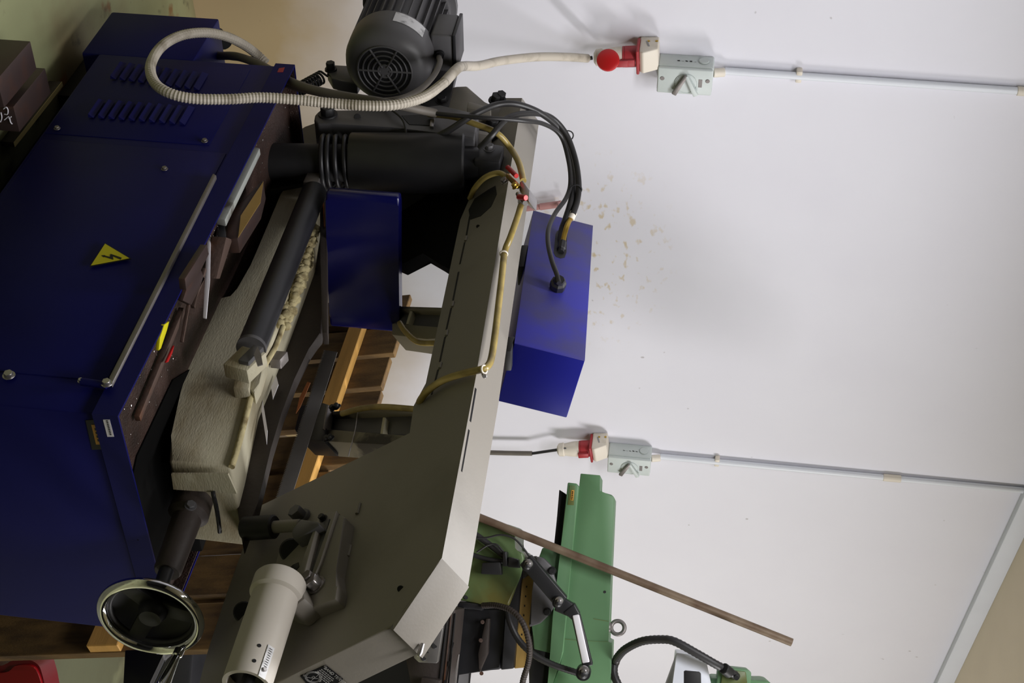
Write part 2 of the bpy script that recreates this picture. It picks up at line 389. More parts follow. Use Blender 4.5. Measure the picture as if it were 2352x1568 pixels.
# chip tray: blue rim and grimy liner
def ring_tray(name, x0, x1, y0, y1, z0, z1, t, m_, parent, floor_z):
    bm = bmesh.new()
    def lp(a, z): return [bm.verts.new((x, y, z)) for x, y in ((x0 + a, y0 + a), (x1 - a, y0 + a), (x1 - a, y1 - a), (x0 + a, y1 - a))]
    o0, o1, i1, i0 = lp(0, z0), lp(0, z1), lp(t, z1), lp(t, floor_z)
    for A_, B_ in ((o0, o1), (o1, i1), (i1, i0)):
        for k in range(4): bm.faces.new((A_[k], A_[(k + 1) % 4], B_[(k + 1) % 4], B_[k]))
    bm.faces.new(i0[::-1]); bm.faces.new(o0)
    return from_bm(name, bm, m_, parent, 30)
YT = .525
tray = ring_tray('chip_tray', X0, X1, 0, YT, ZR, ZT, .004, 'blue', S, ZR + .012)
ring_tray('tray_liner', X0 + .0045, X1 - .0045, .0045, YT - .0045, ZR + .0125, ZT - .002, .003, 'tray', tray, ZR + .02)
bm = bmesh.new()
for k in range(420):
    x = random.uniform(X0 + .03, X1 - .02); y = random.choice((random.uniform(.012, .05), random.uniform(.02, .16)))
    if random.random() < .3: x = X1 - .014 - random.random() ** 2 * .08; y = random.uniform(.02, .5)
    p = V((x, y, ZR + .021)); s = random.uniform(.0008, .0026); a = random.uniform(0, 3)
    add_prism(bm, [p, p + V((math.cos(a), math.sin(a), .3)) * s, p + V((-math.sin(a), math.cos(a), .5)) * s * .6], (0, 0, s * .4))
o = from_bm('metal_chips', bm, 'chips', tray, 0); o['kind'] = 'stuff'
# door, seams, screws, louvres on the long front
def yplate(name, px, t, m_, parent, bev=.001, y=.006):
    return prism(name, [PY(x, yy, y - t) for x, yy in px], (0, t + .002, 0), m_, parent, bev)
dr = prism('door', [V((-.675, .0035, .08)), V((.004, .0035, .08)), V((.004, .0035, .464)), V((-.675, .0035, .464))], (0, .004, 0), 'blue', S, .002)
yplate('door_grip', [(497, 402), (489, 397), (250, 866), (256, 882)], .014, 'steel_dull', dr, .002)
a = PY(186, 876, -.006); b_ = PY(246, 884, -.006)
rod('hinge_pin', a, b_, .0065, 'blue', dr)
bolt('screw', b_ + V((0, -.004, 0)), (0, -1, 0), .007, .006, 'steel', dr)
bolt('screw', a + V((0, -.002, 0)), (0, -1, 0), .004, .004, 'steel', dr)
bolt('screw', PY(20, 861, 0), (0, -1, 0), .008, .006, 'steel', dr)
pn = prism('vent_panel', [V((-1.0, .0048, .075)), V((-.70, .0048, .075)), V((-.70, .0048, .42)), V((-1.0, .0048, .42))], (0, .003, 0), 'blue', S, .0005)
for (x, y) in ((131, 294), (470, 323), (378, 387)):
    bolt('screw', PY(x, y, .002), (0, -1, 0), .005, .004, 'steel_dull', pn if y < 350 else S)
first = None
for (pa, pb, n_) in (((272, 163), (462, 188), 10), ((222, 250), (430, 266), 10)):
    for k in range(n_):
        t = k / (n_ - 1); c = PY(pa[0] + (pb[0] - pa[0]) * t, pa[1] + (pb[1] - pa[1]) * t, .002)
        if first is None:
            bm = bmesh.new(); base = wloc(pn); wd_, hh, dp = .034, .006, .006
            prof = [(-wd_, 0, -hh), (wd_, 0, -hh), (wd_, 0, hh), (-wd_, 0, hh)]
            v = [bm.verts.new(V(q)) for q in prof]; u = [bm.verts.new((-wd_ * .9, -dp, -hh)), bm.verts.new((wd_ * .9, -dp, -hh))]
            bm.faces.new((u[0], u[1], v[2], v[3])); bm.faces.new((u[0], v[3], v[0])); bm.faces.new((u[1], v[1], v[2])); bm.faces.new((v[0], v[1], u[1], u[0]))
            bmesh.ops.recalc_face_normals(bm, faces=bm.faces)
            me = bpy.data.meshes.new('louvre'); bm.to_mesh(me); bm.free()
            first = link('louvre', me, 'blue', pn, 0); first.location = c - base
        else: copy_part(first, c - base, pn)
# warning triangle with lightning bolt
tq = [PY(242, 562, 0), PY(297, 595, 0), PY(210, 611, 0)]
cen = (tq[0] + tq[1] + tq[2]) / 3
wt = plate('warning_sign', [cen + (p - cen) * 1.10 for p in tq], 'ink', S, .0018)
plate('sign_face', [p + V((0, -.0018, 0)) for p in tq], 'yellow', wt, .0008)
def zz(x, y): return PY(180 + x / 15.68, 540 + y / 15.68, -.0026)
bolt_px = [[(830, 735), (945, 722), (985, 750), (930, 785), (915, 800)], [(945, 735), (985, 745), (1150, 790), (1245, 880), (930, 780)], [(1150, 690), (1240, 740), (1265, 880), (1140, 790)], [(1160, 675), (1560, 815), (1525, 880), (1240, 760)]]
for q in bolt_px: plate('lightning_bolt', [zz(*p) for p in q], 'ink', wt, .0006)
# labels on the short end
lb = plate('name_plate', [PX(x, y, X1 - .006) for x, y in ((197, 964), (231, 962), (243, 1030), (212, 1032))], 'dark_label', S, .001)
plate('gold_strip', [PX(x, y, X1 - .005) for x, y in ((210, 975), (221, 975), (231, 1020), (221, 1020))], 'gold_label', lb, .0006)
for k in range(4):
    t0 = .12 + k * .2
    q = [PX(213 + 11 * u + 2.5 + 4 * v_, 978 + 42 * u, X1 - .0042) for u, v_ in ((t0, 0), (t0, 1), (t0 + .12, 1), (t0 + .12, 0))]
    plate('plate_print', q, 'dark_label', lb, .0004)
wl = plate('serial_label', [PX(x, y, X1) for x, y in ((237, 963), (252, 963), (262, 1002), (247, 1002))], 'white_label', S, .0008)
for k in range(9):
    t0 = .06 + k * .1
    plate('label_print', [PX(243 + 10 * u + 4 * v_, 963 + 39 * u, X1 + .0012) for u, v_ in ((t0, 0), (t0, 1), (t0 + .06, 1), (t0 + .06, 0))], 'dark_label', wl, .0003)
plate('rim_sticker', [PY(x, y, -.0) for x, y in ((641, 157), (654, 155), (650, 166), (637, 166))], 'red_dark', tray, .0006)

# ---- vise in the tray
def poly(pts, f, *a): return [f(x, y, *a) for x, y in pts]
vise = prism('vise_body', poly([(388, 1060), (393, 1000), (415, 900), (446, 802), (486, 698), (492, 683), (533, 684), (551, 664), (575, 610), (601, 550), (645, 445), (672, 405), (735, 405), (714, 534), (655, 690), (610, 800), (578, 874), (546, 1020), (531, 1076)], PY, .2), (0, .20, 0), 'cast', S, .006, 3)
prism('vise_shade_block', poly([(330, 1060), (420, 840), (470, 700), (560, 520), (640, 400), (700, 400), (600, 640), (500, 860), (420, 1062)], PY, .25), (0, .24, 0), 'void', S, .004)  # added black block, shade beneath the casting put into its colour
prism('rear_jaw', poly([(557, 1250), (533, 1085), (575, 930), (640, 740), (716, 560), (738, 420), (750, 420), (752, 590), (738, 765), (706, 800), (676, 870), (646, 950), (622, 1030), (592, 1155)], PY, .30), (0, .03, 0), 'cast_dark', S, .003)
# rusty cast ridge, the light on it put into the pale lumps
bm = bmesh.new(); rp = [(722, 520), (708, 580), (690, 640), (668, 700), (650, 745)]
cl = resample(catmull([PY(x, y, .215) for x, y in rp], 10), .007)
for p in cl:
    for k in range(3):
        s = random.uniform(.006, .012); q = p + V((random.uniform(-.006, .006), random.uniform(-.008, .006), random.uniform(-.008, .008)))
        bmesh.ops.create_icosphere(bm, subdivisions=1, radius=s, matrix=Matrix.Translation(q) @ Matrix.Rotation(random.random() * 3, 4, 'X'))
o = from_bm('lit_ridge_crust', bm, 'crust_lit', S, 60); o['kind'] = 'stuff'
tube('machined_edge', [PY(x, y, .199) for x, y in ((650, 750), (630, 800), (600, 850), (585, 880), (566, 950), (548, 1020), (532, 1072))], .006, 'crust_lit', S, 8)
# hydraulic vise ram with clevis
ca, cb = PY(722, 440, .165), PY(577, 800, .125)
rod('vise_cylinder', ca, cb, .0265, 'black_paint', S, 28, .002)
lathe('cylinder_ring', cb - (cb - ca).normalized() * .006, cb - ca, [(0, .0), (0, .0275), (.008, .0275), (.008, 0)], 'dark_paint', S)
dv = (cb - ca).normalized()
obox('end_block', PY(720, 424, .17), V((.02, 0, 0)), V((0, .02, 0)), V((0, 0, .016)), 'steel_dull', S, .003)
ck = PY(568, 828, .128)
clv = obox('clevis', ck + dv * .012, V((.027, 0, -.010)), V((0, .016, 0)), V((.006, 0, .024)), 'cast', S, .003)
obox('clevis_pin_block', ck + V((.008, -.016, .012)), V((.022, 0, -.008)), V((0, .010, 0)), V((.002, 0, .010)), 'dark_paint', clv, .002)
plate('pin_face', poly([(592, 797), (600, 815), (604, 838), (592, 842), (583, 815)], PY, .098), 'steel_dull', clv, .002)
prism('clevis_foot', poly([(540, 862), (575, 862), (572, 893), (535, 890)], PY, .175), (0, .03, 0), 'cast', clv, .003)
rod('pin_hole', PY(551, 868, .1765), PY(551, 868, .172), .006, 'black', clv, 14)
prism('vise_lug', poly([(578, 845), (600, 838), (612, 830), (595, 880), (584, 905), (572, 890)], PY, .185), (0, .03, 0), 'cast', S, .004)
obox('steel_stop', PY(641, 826, .24), V((.013, 0, -.004)), V((0, .012, 0)), V((0, 0, .011)), 'steel_dull', S, .002)
plate('shiny_strip', poly([(635, 866), (640, 885), (627, 918), (623, 892)], PY, .285), 'white_bar', S, .004)
plate('shiny_strip', poly([(604, 922), (615, 990), (613, 1022), (601, 945)], PY, .285), 'white_bar', S, .004)
plate('torn_label', poly([(706, 878), (713, 880), (690, 935), (680, 950), (688, 915)], PY, .295), 'copper_rust', S, .002)
# screw barrel, shaft and handwheel
s0 = PX(437, 1150, .01); hx = .245; hc = V((hx, s0.y, 0)); hc = PX(346, 1416, hx)
hy = (hc.y + s0.y) / 2
sb = lathe('screw_barrel', V((-.005, hy, s0.z)), (hc - V((-.005, hy, s0.z))), [(0, 0), (0, .034), (.035, .036), (.045, .026), (.155, .0235), (.16, .021), (.16, 0)], 'cast_dark', S, 28)
bolt('set_screw', PY(438, 1160, hy - .036), (0.1, -1, .3), .008, .006, 'dark_paint', sb)
rod('screw_shaft', V((.13, hy, s0.z + (hc.z - s0.z) * .53)), hc, .0125, 'black_paint', S)
AXW = V((1, -.05, .05))
hw = torus('handwheel', hc, AXW, .080, .0088, 'chrome', S, 64, 16)
ax = AXW.normalized(); _, ha, hb = frame(ax)
lathe('hub', hc - ax * .04, ax, [(0, 0), (0, .022), (.03, .024), (.045, .018), (.045, .008), (.047, 0)], 'black', hw, 28)
for k in range(3):
    t = k * 2.094 + .5; e = ha * math.cos(t) + hb * math.sin(t); f_ = ax.cross(e)
    prism('spoke', [hc - ax * .026 + e * .015 - f_ * .017, hc - ax * .012 + e * .074 - f_ * .014, hc - ax * .012 + e * .074 + f_ * .014, hc - ax * .026 + e * .015 + f_ * .017], ax * .010, 'black', hw, .003)
lathe('wheel_web', hc - ax * .03, ax, [(0, .0), (0, .05), (.012, .073), (.014, .073), (.003, .05), (.003, 0)], 'black', hw, 40)
torus('inner_rim', hc - ax * .008, ax, .0705, .0050, 'black', hw, 48, 10)
g0 = PX(413, 1492, hx + .012); g1 = g0 + V((.118, .004, -.01))
lathe('wheel_grip', g0, g1 - g0, [(0, 0), (0, .0085), (.012, .0085), (.014, .006), (.03, .0075), (.07, .0115), (.105, .010), (.117, .005), (.118, 0)], 'chrome', hw, 24)
# hanging hex key
tube('hex_key', [PX(489, 1128, .012), PX(491, 1140, .018), PX(496, 1160, .018), PX(501, 1190, .018), PX(505, 1222, .018)], .004, 'black', S, 6)
plate('face_plate', poly([(395, 1085), (525, 1085), (545, 1130), (400, 1120)], PX, .006), 'cast', S, .004)
prism('tray_shade', poly([(398, 872), (316, 1046), (302, 1110), (318, 1240), (352, 1318), (372, 1318), (452, 1262), (470, 1150), (430, 1000), (450, 840)], PZ, ZR + .0235), (0, 0, -.002), 'void', S)  # black sheet painting the casting's shade onto the tray floor
prism('chute_panel', poly([(287, 1492), (392, 1488), (372, 1503), (342, 1566), (330, 1625), (280, 1625)], PY, .46), (0, .02, 0), 'black_paint', S, .002)
# ---- the bow: tilted C-frame with two wheel housings
def bprism(name, px, off, depth, m_, parent=None, bev=.001, seg=2):
    return prism(name, [PB(x, y, off) for x, y in px], -BN * depth, m_, parent, bev, seg)
TH = .072
bowpx = [(1199, 225), (1147, 543), (1094, 860), (1015, 1281), (906, 1430), (893, 1441), (690, 1541), (610, 1580), (450, 1600), (470, 1520), (482, 1480), (520, 1365), (557, 1262), (590, 1165), (860, 1034), (941, 994), (950, 932), (978, 880), (1057, 505), (1085, 440), (1100, 330), (1130, 225)]
bm = bmesh.new(); pts = [PB(x, y) for x, y in bowpx]; va = [bm.verts.new(p) for p in pts]; vb = [bm.verts.new(p - BN * TH) for p in pts]; n = len(pts)
bm.faces.new(va); bm.faces.new(vb[::-1])
for i in range(n): bm.faces.new((va[i], va[(i + 1) % n], vb[(i + 1) % n], vb[i]))
bm.edges.ensure_lookup_table()
soft = [e for e in bm.edges if {v.index for v in e.verts} and all(v in (va[5], va[6], va[7], va[8]) for v in e.verts) and not (va[5] in e.verts and va[8] in e.verts)]
bmesh.ops.bevel(bm, geom=soft, offset=.02, segments=6, profile=.5, affect='EDGES', clamp_overlap=True)
bow = from_bm('bow_frame', bm, 'grey_paint', S, 40)
bprism('left_wheel_housing', [(1120, 300), (1118, 400), (1086, 442), (1062, 496), (1048, 590), (1033, 620), (972, 580), (918, 610), (850, 580), (740, 500), (700, 420), (850, 300)], -.004, .03, 'void', bow, .002)
bprism('housing_opening', [(1120, 436), (1138, 426), (1141, 446), (1128, 474), (1104, 496), (1080, 504), (1076, 482), (1090, 456)], .0006, .002, 'black', bow, 0)
# bright cover strip folded over the top, with rounded lower end
bprism('end_flap', [(1015, 1281), (960, 1356), (912, 1420), (902, 1434), (903, 1447)], -.0, TH + .004, 'grey_paint', bow, .001)
def slit(name, x0, y0, x1, y1, off, w_, m_='black', dirn=None):
    a = PB(x0, y0, off); b = PB(x1, y1, off); d_ = (b - a).normalized(); s_ = BN.cross(d_)
    return prism(name, [a - s_ * w_, b - s_ * w_, b + s_ * w_, a + s_ * w_], -BN * .003, m_, bow)
for (y0, y1, x0, x1) in ((495, 540, 1079, 1071), (556, 606, 1067, 1056), (624, 690, 1053, 1040), (707, 756, 1036, 1025), (773, 830, 1022, 1010), (848, 905, 1006, 991)):
    slit('seam_slit', x0, y0, x1, y1, .0008, .0018)
for (y0, y1) in ((540, 556), (690, 707), (756, 773), (830, 848)):
    x0 = 1088.5 - .1975 * (y0 - 495) * 1.03 - 9; p = PB(x0, (y0 + y1) / 2, .001)
    rod('weld_tack', p - BX * .008, p + BX * .008, .003, 'grey_paint', bow, 8)
for (x, y) in ((823, 1168), (802, 1265), (771, 1367)):
    p = PB(x, y, .001); rod('weld_tack', p - BX * .012, p + BX * .012, .0035, 'grey_paint', bow, 8)
# slits on the bright top face: they lie in the plane of the bow's upper edge
def TP(x, y):
    n_ = BU; return hit(x, y, n_, n_.dot(PB(1094, 860)) + .0008)
for (x0, y0, x1, y1) in ((1092, 890, 1079, 966), (1076, 985, 1057, 1090), (1054, 1108, 1037, 1210), (1033, 1228, 1027, 1262)):
    a = TP(x0, y0); b = TP(x1, y1); prism('top_slit', [a, b, b - BN * .004, a - BN * .004], -BU * .002, 'dark_label', bow)
for (x, y) in ((920, 1352), (1098, 520)): rod('plug_hole', PB(x, y, .001), PB(x, y, -.001), .0055 if x < 1000 else .004, 'black', bow, 16)
for (x, y) in ((560, 1405),): rod('plug_hole', PB(x, y, .003), PB(x, y, -.001), .018, 'black', bow, 20)
# tapered pin under the rounded corner
pa = PB(970, 1490, -TH * .75); lathe('taper_pin', PB(966, 1494, -TH * .8), PB(960, 1514, -TH * .8) - PB(966, 1494, -TH * .8), [(-.012, 0), (-.012, .0035), (.004, .0042), (.010, .0024), (.011, 0)], 'steel', bow, 16)
# type plate on the lit end face
i0 = pts[5]; i1 = pts[6]; ed = (i1 - i0).normalized(); EN = ed.cross(BN).normalized()
if EN.x < 0: EN = -EN
def EP(x, y, off=0): return hit(x, y, EN, EN.dot(i0) + off)
npx = [(748, 1526), (788, 1558), (730, 1600), (690, 1551)]
np_ = plate('tension_plate', [EP(x, y) for x, y in npx], 'dark_label', bow, .0015)
def np_uv(u, v_, off=.0017):   # u along the long text lines, v down the plate
    x = npx[0][0] + (npx[1][0] - npx[0][0]) * u + (npx[3][0] - npx[0][0]) * v_; y = npx[0][1] + (npx[1][1] - npx[0][1]) * u + (npx[3][1] - npx[0][1]) * v_
    return EP(x, y, off)
xd = np_uv(1, 0) - np_uv(0, 0); yd = np_uv(0, 0) - np_uv(0, 1)
text('plate_heading', 'BAND TENSION', np_uv(.12, .17), xd, yd, .0075, 'grey_label', np_)
for r_ in range(5):
    u = .12
    while u < .85:
        l_ = random.uniform(.05, .14); v_ = .24 + r_ * .075
        if r_ > 2 and u < .3: u = .42
        plate('plate_print', [np_uv(u, v_), np_uv(min(u + l_, .9), v_), np_uv(min(u + l_, .9), v_ + .035), np_uv(u, v_ + .035)], 'grey_print', np_, .0003); u += l_ + .03
tc = np_uv(.33, .72)
for rr in (.0125, .0105): torus('dial_ring', tc, EN, rr, .0005, 'grey_print', np_, 32, 6)
torus('dial_ring', tc, EN, .002, .0004, 'grey_print', np_, 16, 6)
for t in (.5, 1.6): rod('dial_line', tc + xd.normalized() * .010 * math.cos(t) + yd.normalized() * .010 * math.sin(t), tc - xd.normalized() * .010 * math.cos(t + .5) - yd.normalized() * .010 * math.sin(t + .5), .0004, 'grey_print', np_, 6)
for (u, v_) in ((.07, .07), (.93, .07), (.07, .9)): rod('rivet', np_uv(u, v_, .001), np_uv(u, v_, .003), .0018, 'steel', np_, 10)
for (u0, v0, u1, v1) in ((.12, .5, .26, .42), (.6, .6, .68, .72)):
    a = np_uv(u0, v0); b = np_uv(u1, v1); d_ = (b - a).normalized(); s_ = EN.cross(d_)
    plate('plate_arrow', [a + s_ * .0012, a - s_ * .0012, a + (b - a) * .6 - s_ * .0012, a + (b - a) * .6 - s_ * .0026, b, a + (b - a) * .6 + s_ * .0026, a + (b - a) * .6 + s_ * .0012], 'grey_label', np_, .0003)

# ---- blade tension slide and tube on the right housing
br = bprism('slide_base', [(760, 1172), (793, 1187), (768, 1310), (775, 1345), (770, 1375), (700, 1402), (660, 1400), (650, 1360), (640, 1335), (627, 1310), (640, 1265), (668, 1235), (700, 1215)], .026, .027, 'grey_paint', bow, .003)
bprism('slide_rail', [(765, 1175), (773, 1172), (735, 1290), (724, 1318), (716, 1316), (735, 1262)], .034, .012, 'grey_paint', br, .001)
bprism('gib_strip', [(727, 1205), (757, 1190), (722, 1310), (698, 1340), (690, 1338), (712, 1262)], .031, .006, 'dark_paint', br, .001)
bprism('slide_rib', [(722, 1208), (728, 1206), (698, 1320), (688, 1340), (680, 1330), (702, 1265)], .045, .02, 'grey_paint', br, .002)
rod('bore', PB(670, 1264, .0275), PB(670, 1264, .024), .021, 'black', br, 24)
bprism('pocket', [(685, 1290), (687, 1300), (676, 1314), (662, 1306), (672, 1296)], .0272, .003, 'black', br)
bolt('hex_bolt', PB(727, 1345, .026), BN, .0135, .02, 'steel', br)
bolt('hex_bolt', PB(716, 1332, .034), BN, .010, .016, 'steel_dull', br)
bolt('hex_bolt', PB(692, 1188, .004), BN, .0135, .022, 'dark_paint', br)
bolt('hex_bolt', PB(742, 1190, .03), BN, .006, .008, 'black', br)
bolt('hex_bolt', PB(723, 1252, .031), BN, .005, .006, 'dark_paint', br)
rod('link_rod', PB(690, 1206, .03), PB(600, 1212, .05), .011, 'grey_paint', br, 16)
rod('rod_boot', PB(632, 1209, .042), PB(560, 1214, .058), .021, 'black', br, 20)
bprism('rod_fork', [(668, 1218), (690, 1190), (728, 1196), (735, 1205), (700, 1226), (672, 1238)], .05, .03, 'dark_paint', br, .004)
# tube axis is parallel to the long side of the saw
ta = PY(634, 1366, .21); tb = PY(566, 1574, .21); td = (tb - ta).normalized(); ta2 = ta - td * .03
tt = lathe('tension_tube', ta2, td, [(0, 0), (0, .040), (.004, .0425), (.032, .0425), (.036, .038), (.0365, .0372), ((tb - ta2).length, .0372), ((tb - ta2).length, .031), ((tb - ta2).length - .03, .031), ((tb - ta2).length - .03, 0)], 'tube_lit', bow, 40)
lathe('tube_core', tb - td * .028, td, [(0, 0), (0, .030), (.012, .030), (.012, .010), (.05, .010), (.05, 0)], 'black', tt, 28)
bprism('tube_saddle', [(640, 1312), (665, 1308), (690, 1340), (700, 1372), (668, 1400), (640, 1392), (612, 1340)], .05, .05, 'grey_paint', br, .006)
_, tu, tv = frame(td)
up_ = (ZZ - td * ZZ.dot(td)).normalized(); fr = td.cross(up_)
if fr.y > 0: fr = -fr
def on_tube(l, ang, r=.0373): return tb - td * l + (up_ * math.sin(ang) + fr * math.cos(ang)) * r
for l in (.048, .02):
    p = on_tube(l, .30); dd = (up_ * math.sin(.30) + fr * math.cos(.30)); rod('tube_hole', p - dd * .002, p + dd * .0006, .0032, 'black', tt, 12)
strip = [on_tube(.055, .62, .0378), on_tube(-.002, .62, .0378), on_tube(-.002, .95, .0378), on_tube(.055, .95, .0378)]
ts = plate('tube_scale', strip, 'grey_label', tt, .001)
p = on_tube(.012, .78, .0385); dd = (up_ * math.sin(.78) + fr * math.cos(.78)); rod('scale_screw', p, p + dd * .003, .0035, 'steel', ts, 12)
for k in range(9): rod('scale_mark', on_tube(.05 - k * .004, .72, .0388), on_tube(.05 - k * .004, .86, .0388), .0004, 'ink', ts, 5)

# ---- blade with teeth, guide arms
cp = -TH * .5
A_ = PB(588, 1176, cp); 
bl_a = PY(596, 1230, .33); bl_b = PY(738, 770, .30)
ea, eb = PY(627, 1160, .41), PY(718, 880, .37)      # toothed edge
fa, fb = PY(664, 1130, .41), PY(760, 830, .37)
dirb = (eb - ea).normalized(); ea = ea - dirb * .10; eb = eb + dirb * .09; wdv = (fa + (fb - fa) * .1) - ea
wv = V((0, .002, .029)); nT = 130; L_ = (eb - ea).length
bm = bmesh.new(); bot = []; top = []
for k in range(nT):
    p = ea + dirb * (L_ * k / nT); bot += [p, p + dirb * (L_ / nT * .35) + wv * .17]
bot.append(eb); topv = [ea + wv, eb + wv]
vs = [bm.verts.new(p) for p in bot]; tv0 = bm.verts.new(topv[0]); tv1 = bm.verts.new(topv[1])
mid = [bm.verts.new(p + wv * (.34 if i % 2 == 0 else .22)) for i, p in enumerate(bot)]
for i in range(len(vs) - 1): bm.faces.new((vs[i], vs[i + 1], mid[i + 1], mid[i]))
bm.faces.new(mid + [tv1, tv0])
gm = bmesh.ops.extrude_face_region(bm, geom=bm.faces[:]); bmesh.ops.translate(bm, verts=[v for v in gm['geom'] if isinstance(v, bmesh.types.BMVert)], vec=(0, .0014, 0))
from_bm('saw_blade', bm, 'blade', S, 20)
def arm(nm, px_web, px_rib1, px_rib2, off):
    g = bprism(nm, px_web, off, .02, 'dark_paint', S, .002)
    bprism('arm_flange', px_rib1, off + .014, .05, 'cast_arm', g, .002); bprism('arm_flange', px_rib2, off + .014, .05, 'cast_arm', g, .002)
    return g
g = arm('guide_arm', [(743, 945), (1000, 935), (1000, 1000), (745, 990)], [(743, 984), (930, 1000), (1000, 1008), (1000, 1030), (930, 1022), (743, 1012)], [(760, 944), (1000, 930), (1000, 942), (760, 952)], -.085)
bprism('arm_rib', [(879, 958), (885, 958), (879, 996), (873, 996)], -.072, .03, 'cast', g)
bprism('guide_block', [(690, 930), (742, 924), (754, 928), (742, 1012), (690, 1010), (676, 985)], -.06, .05, 'black_paint', g, .003)
bprism('guide_block_edge', [(750, 930), (754, 930), (744, 985), (740, 985)], -.058, .02, 'steel_dull', g)
for (x, y) in ((765, 938), (775, 934), (752, 1008), (760, 1006)): bolt('cap_screw', PB(x, y, -.06), BN, .006, .008, 'black', g)
tube('wire_tie', [PB(822, 940, -.066), PB(818, 975, -.066), PB(813, 1000, -.068), PB(806, 1025, -.07), PB(800, 1048, -.07)], .0012, 'steel', g, 6)
g2 = arm('guide_arm', [(900, 708), (1020, 708), (1020, 752), (900, 752)], [(900, 742), (1030, 752), (1030, 775), (980, 778), (900, 768)], [(900, 702), (1030, 706), (1030, 714), (900, 710)], -.085)
bprism('arm_rib', [(941, 714), (947, 714), (938, 744), (932, 744)], -.072, .03, 'cast', g2)
# blue blade guard, rusty plate behind it
zt, zb = .80, .648
gq = [PZ(916, 452, zt), PZ(917, 580, zt), PZ(918, 764, zt)]
gq[1] = (gq[0] + gq[2]) / 2 * .3 + gq[1] * .7 + V((.004, -.008, 0))
gd = V((-(gq[2] - gq[0]).y, (gq[2] - gq[0]).x, 0)).normalized() * .03
gcv = catmull(gq, 6)
gp = prism('blade_guard', gcv + [p + gd for p in gcv[::-1]], (0, 0, zb - zt), 'blue_gloss', S, .006, 3, 50)
prism('rusty_plate', poly([(734, 388), (742, 392), (750, 560), (752, 764), (740, 764), (736, 600)], PY, .20), (0, .03, 0), 'cast_dark', S, .001)
prism('plate_edge', poly([(737, 392), (741, 394), (746, 520), (744, 520)], PY, .196), (0, .004, 0), 'copper_rust', S)
# ---- lift cylinder with spring, hinge link, gearbox bracket
YC = .15
def PC(x, y): return PY(x, y, YC)
c0, c1, c2, c3 = PC(600, 371), PC(738, 372), PC(806, 374), PC(1068, 376)
cdn = (c3 - c0).normalized()
rC = (PC(940, 428) - PC(940, 320)).length * .36
lc = lathe('lift_cylinder', c2, c3 - c2, [(0, 0), (0, rC - .002), (.003, rC), ((c3 - c2).length - .004, rC), ((c3 - c2).length, rC - .004), ((c3 - c2).length, 0)], 'black_paint', S, 48)
rod('cylinder_rod', c0 - cdn * .03, c2, rC * .62, 'black', lc, 28, .002)
pts = []
for i in range(4 * 20 + 1):
    t = i / 20; ang = t * 2 * math.pi; _, a, b = frame(cdn)
    z_ = (t / 4); z_ = z_ * .75 if z_ < .5 else .375 + (z_ - .5) * 1.25
    pts.append(c1 + (c2 - c1) * min(z_, 1) + (a * math.cos(ang) + b * math.sin(ang)) * (rC * .86))
tube('coil_spring', pts, .0055, 'black_paint', lc, 8, 0)
bm = bmesh.new(); add_lathe(bm, c3, cdn, [(0, 0), (0, rC * .55), (.03, rC * .55), (.03, 0)], 24); cc = c3 + cdn * .05
add_prism(bm, [cc + V(q) for q in ((-.04, -.03, -.025), (.035, -.03, -.025), (.035, -.03, .03), (-.03, -.03, .03))], (0, .07, 0), .004)
from_bm('cylinder_head', bm, 'black_paint', lc)
bolt('cylinder_bolt', cc + V((-.015, -.03, .0)), (0, -1, 0), .010, .010, 'dark_paint', lc)
rod('base_post', PY(622, 452, .22), PY(622, 410, .22) + V((0, 0, .0)), .018, 'black_paint', lc)
prism('cylinder_foot', poly([(590, 330), (660, 325), (720, 400), (700, 420), (590, 440), (580, 400)], PY, .19), (0, .08, 0), 'black_paint', S, .004)
lk = prism('hinge_link', poly([(721, 276), (723, 264), (730, 256), (745, 252), (870, 252), (930, 254), (1010, 240), (1100, 262), (1090, 318), (1000, 304), (900, 292), (760, 284), (730, 285)], PY, .10), (0, .07, 0), 'dark_paint', S, .004, 3)
prism('link_slot', poly([(922, 265), (995, 262), (998, 288), (940, 285)], PY, .0985), (0, .004, 0), 'black', lk)
prism('steel_key', poly([(989, 273), (999, 272), (996, 290), (987, 289)], PY, .094), (0, .006, 0), 'steel', lk, .001)
bolt('hinge_bolt', PY(753, 263, .10), (0, -1, 0), .016, .02, 'black', lk)
rod('link_hole', PY(821, 269, .101), PY(821, 269, .0985), .008, 'black', lk, 16)
prism('hinge_bracket', poly([(640, 330), (700, 290), (740, 276), (1000, 315), (1075, 330), (1075, 420), (830, 440), (700, 400)], PY, .24), (0, .10, 0), 'dark_paint', S, .003)
gb = prism('gearbox', poly([(940, 250), (1030, 205), (1046, 198), (1073, 197), (1110, 236), (1180, 262), (1182, 335), (1075, 335), (960, 330)], PY, .17), (0, .12, 0), 'grey_paint', S, .004)
prism('gearbox_rib', poly([(1075, 232), (1128, 246), (1128, 258), (1072, 248)], PY, .12), (0, .06, 0), 'grey_paint', gb, .003)
prism('gearbox_rib', poly([(1062, 290), (1120, 302), (1130, 312), (1060, 300)], PY, .14), (0, .04, 0), 'grey_paint', gb, .003)
prism('gearbox_cover', poly([(1070, 268), (1145, 268), (1150, 310), (1075, 320)], PY, .155), (0, .02, 0), 'black_paint', gb, .003)
for (x, y) in ((1136, 232), (1148, 228), (1128, 288)): bolt('gearbox_bolt', PY(x, y, .15), (0.2, -1, .3), .011, .02, 'black', gb)
mp = prism('motor_plate', poly([(975, 258), (1028, 254), (1052, 150), (1000, 150), (940, 200)], PY, .165), (0, .02, 0), 'black_paint', gb, .003)
bolt('plate_bolt', PY(1015, 233, .165), (0, -1, 0), .011, .012, 'black_paint', mp)

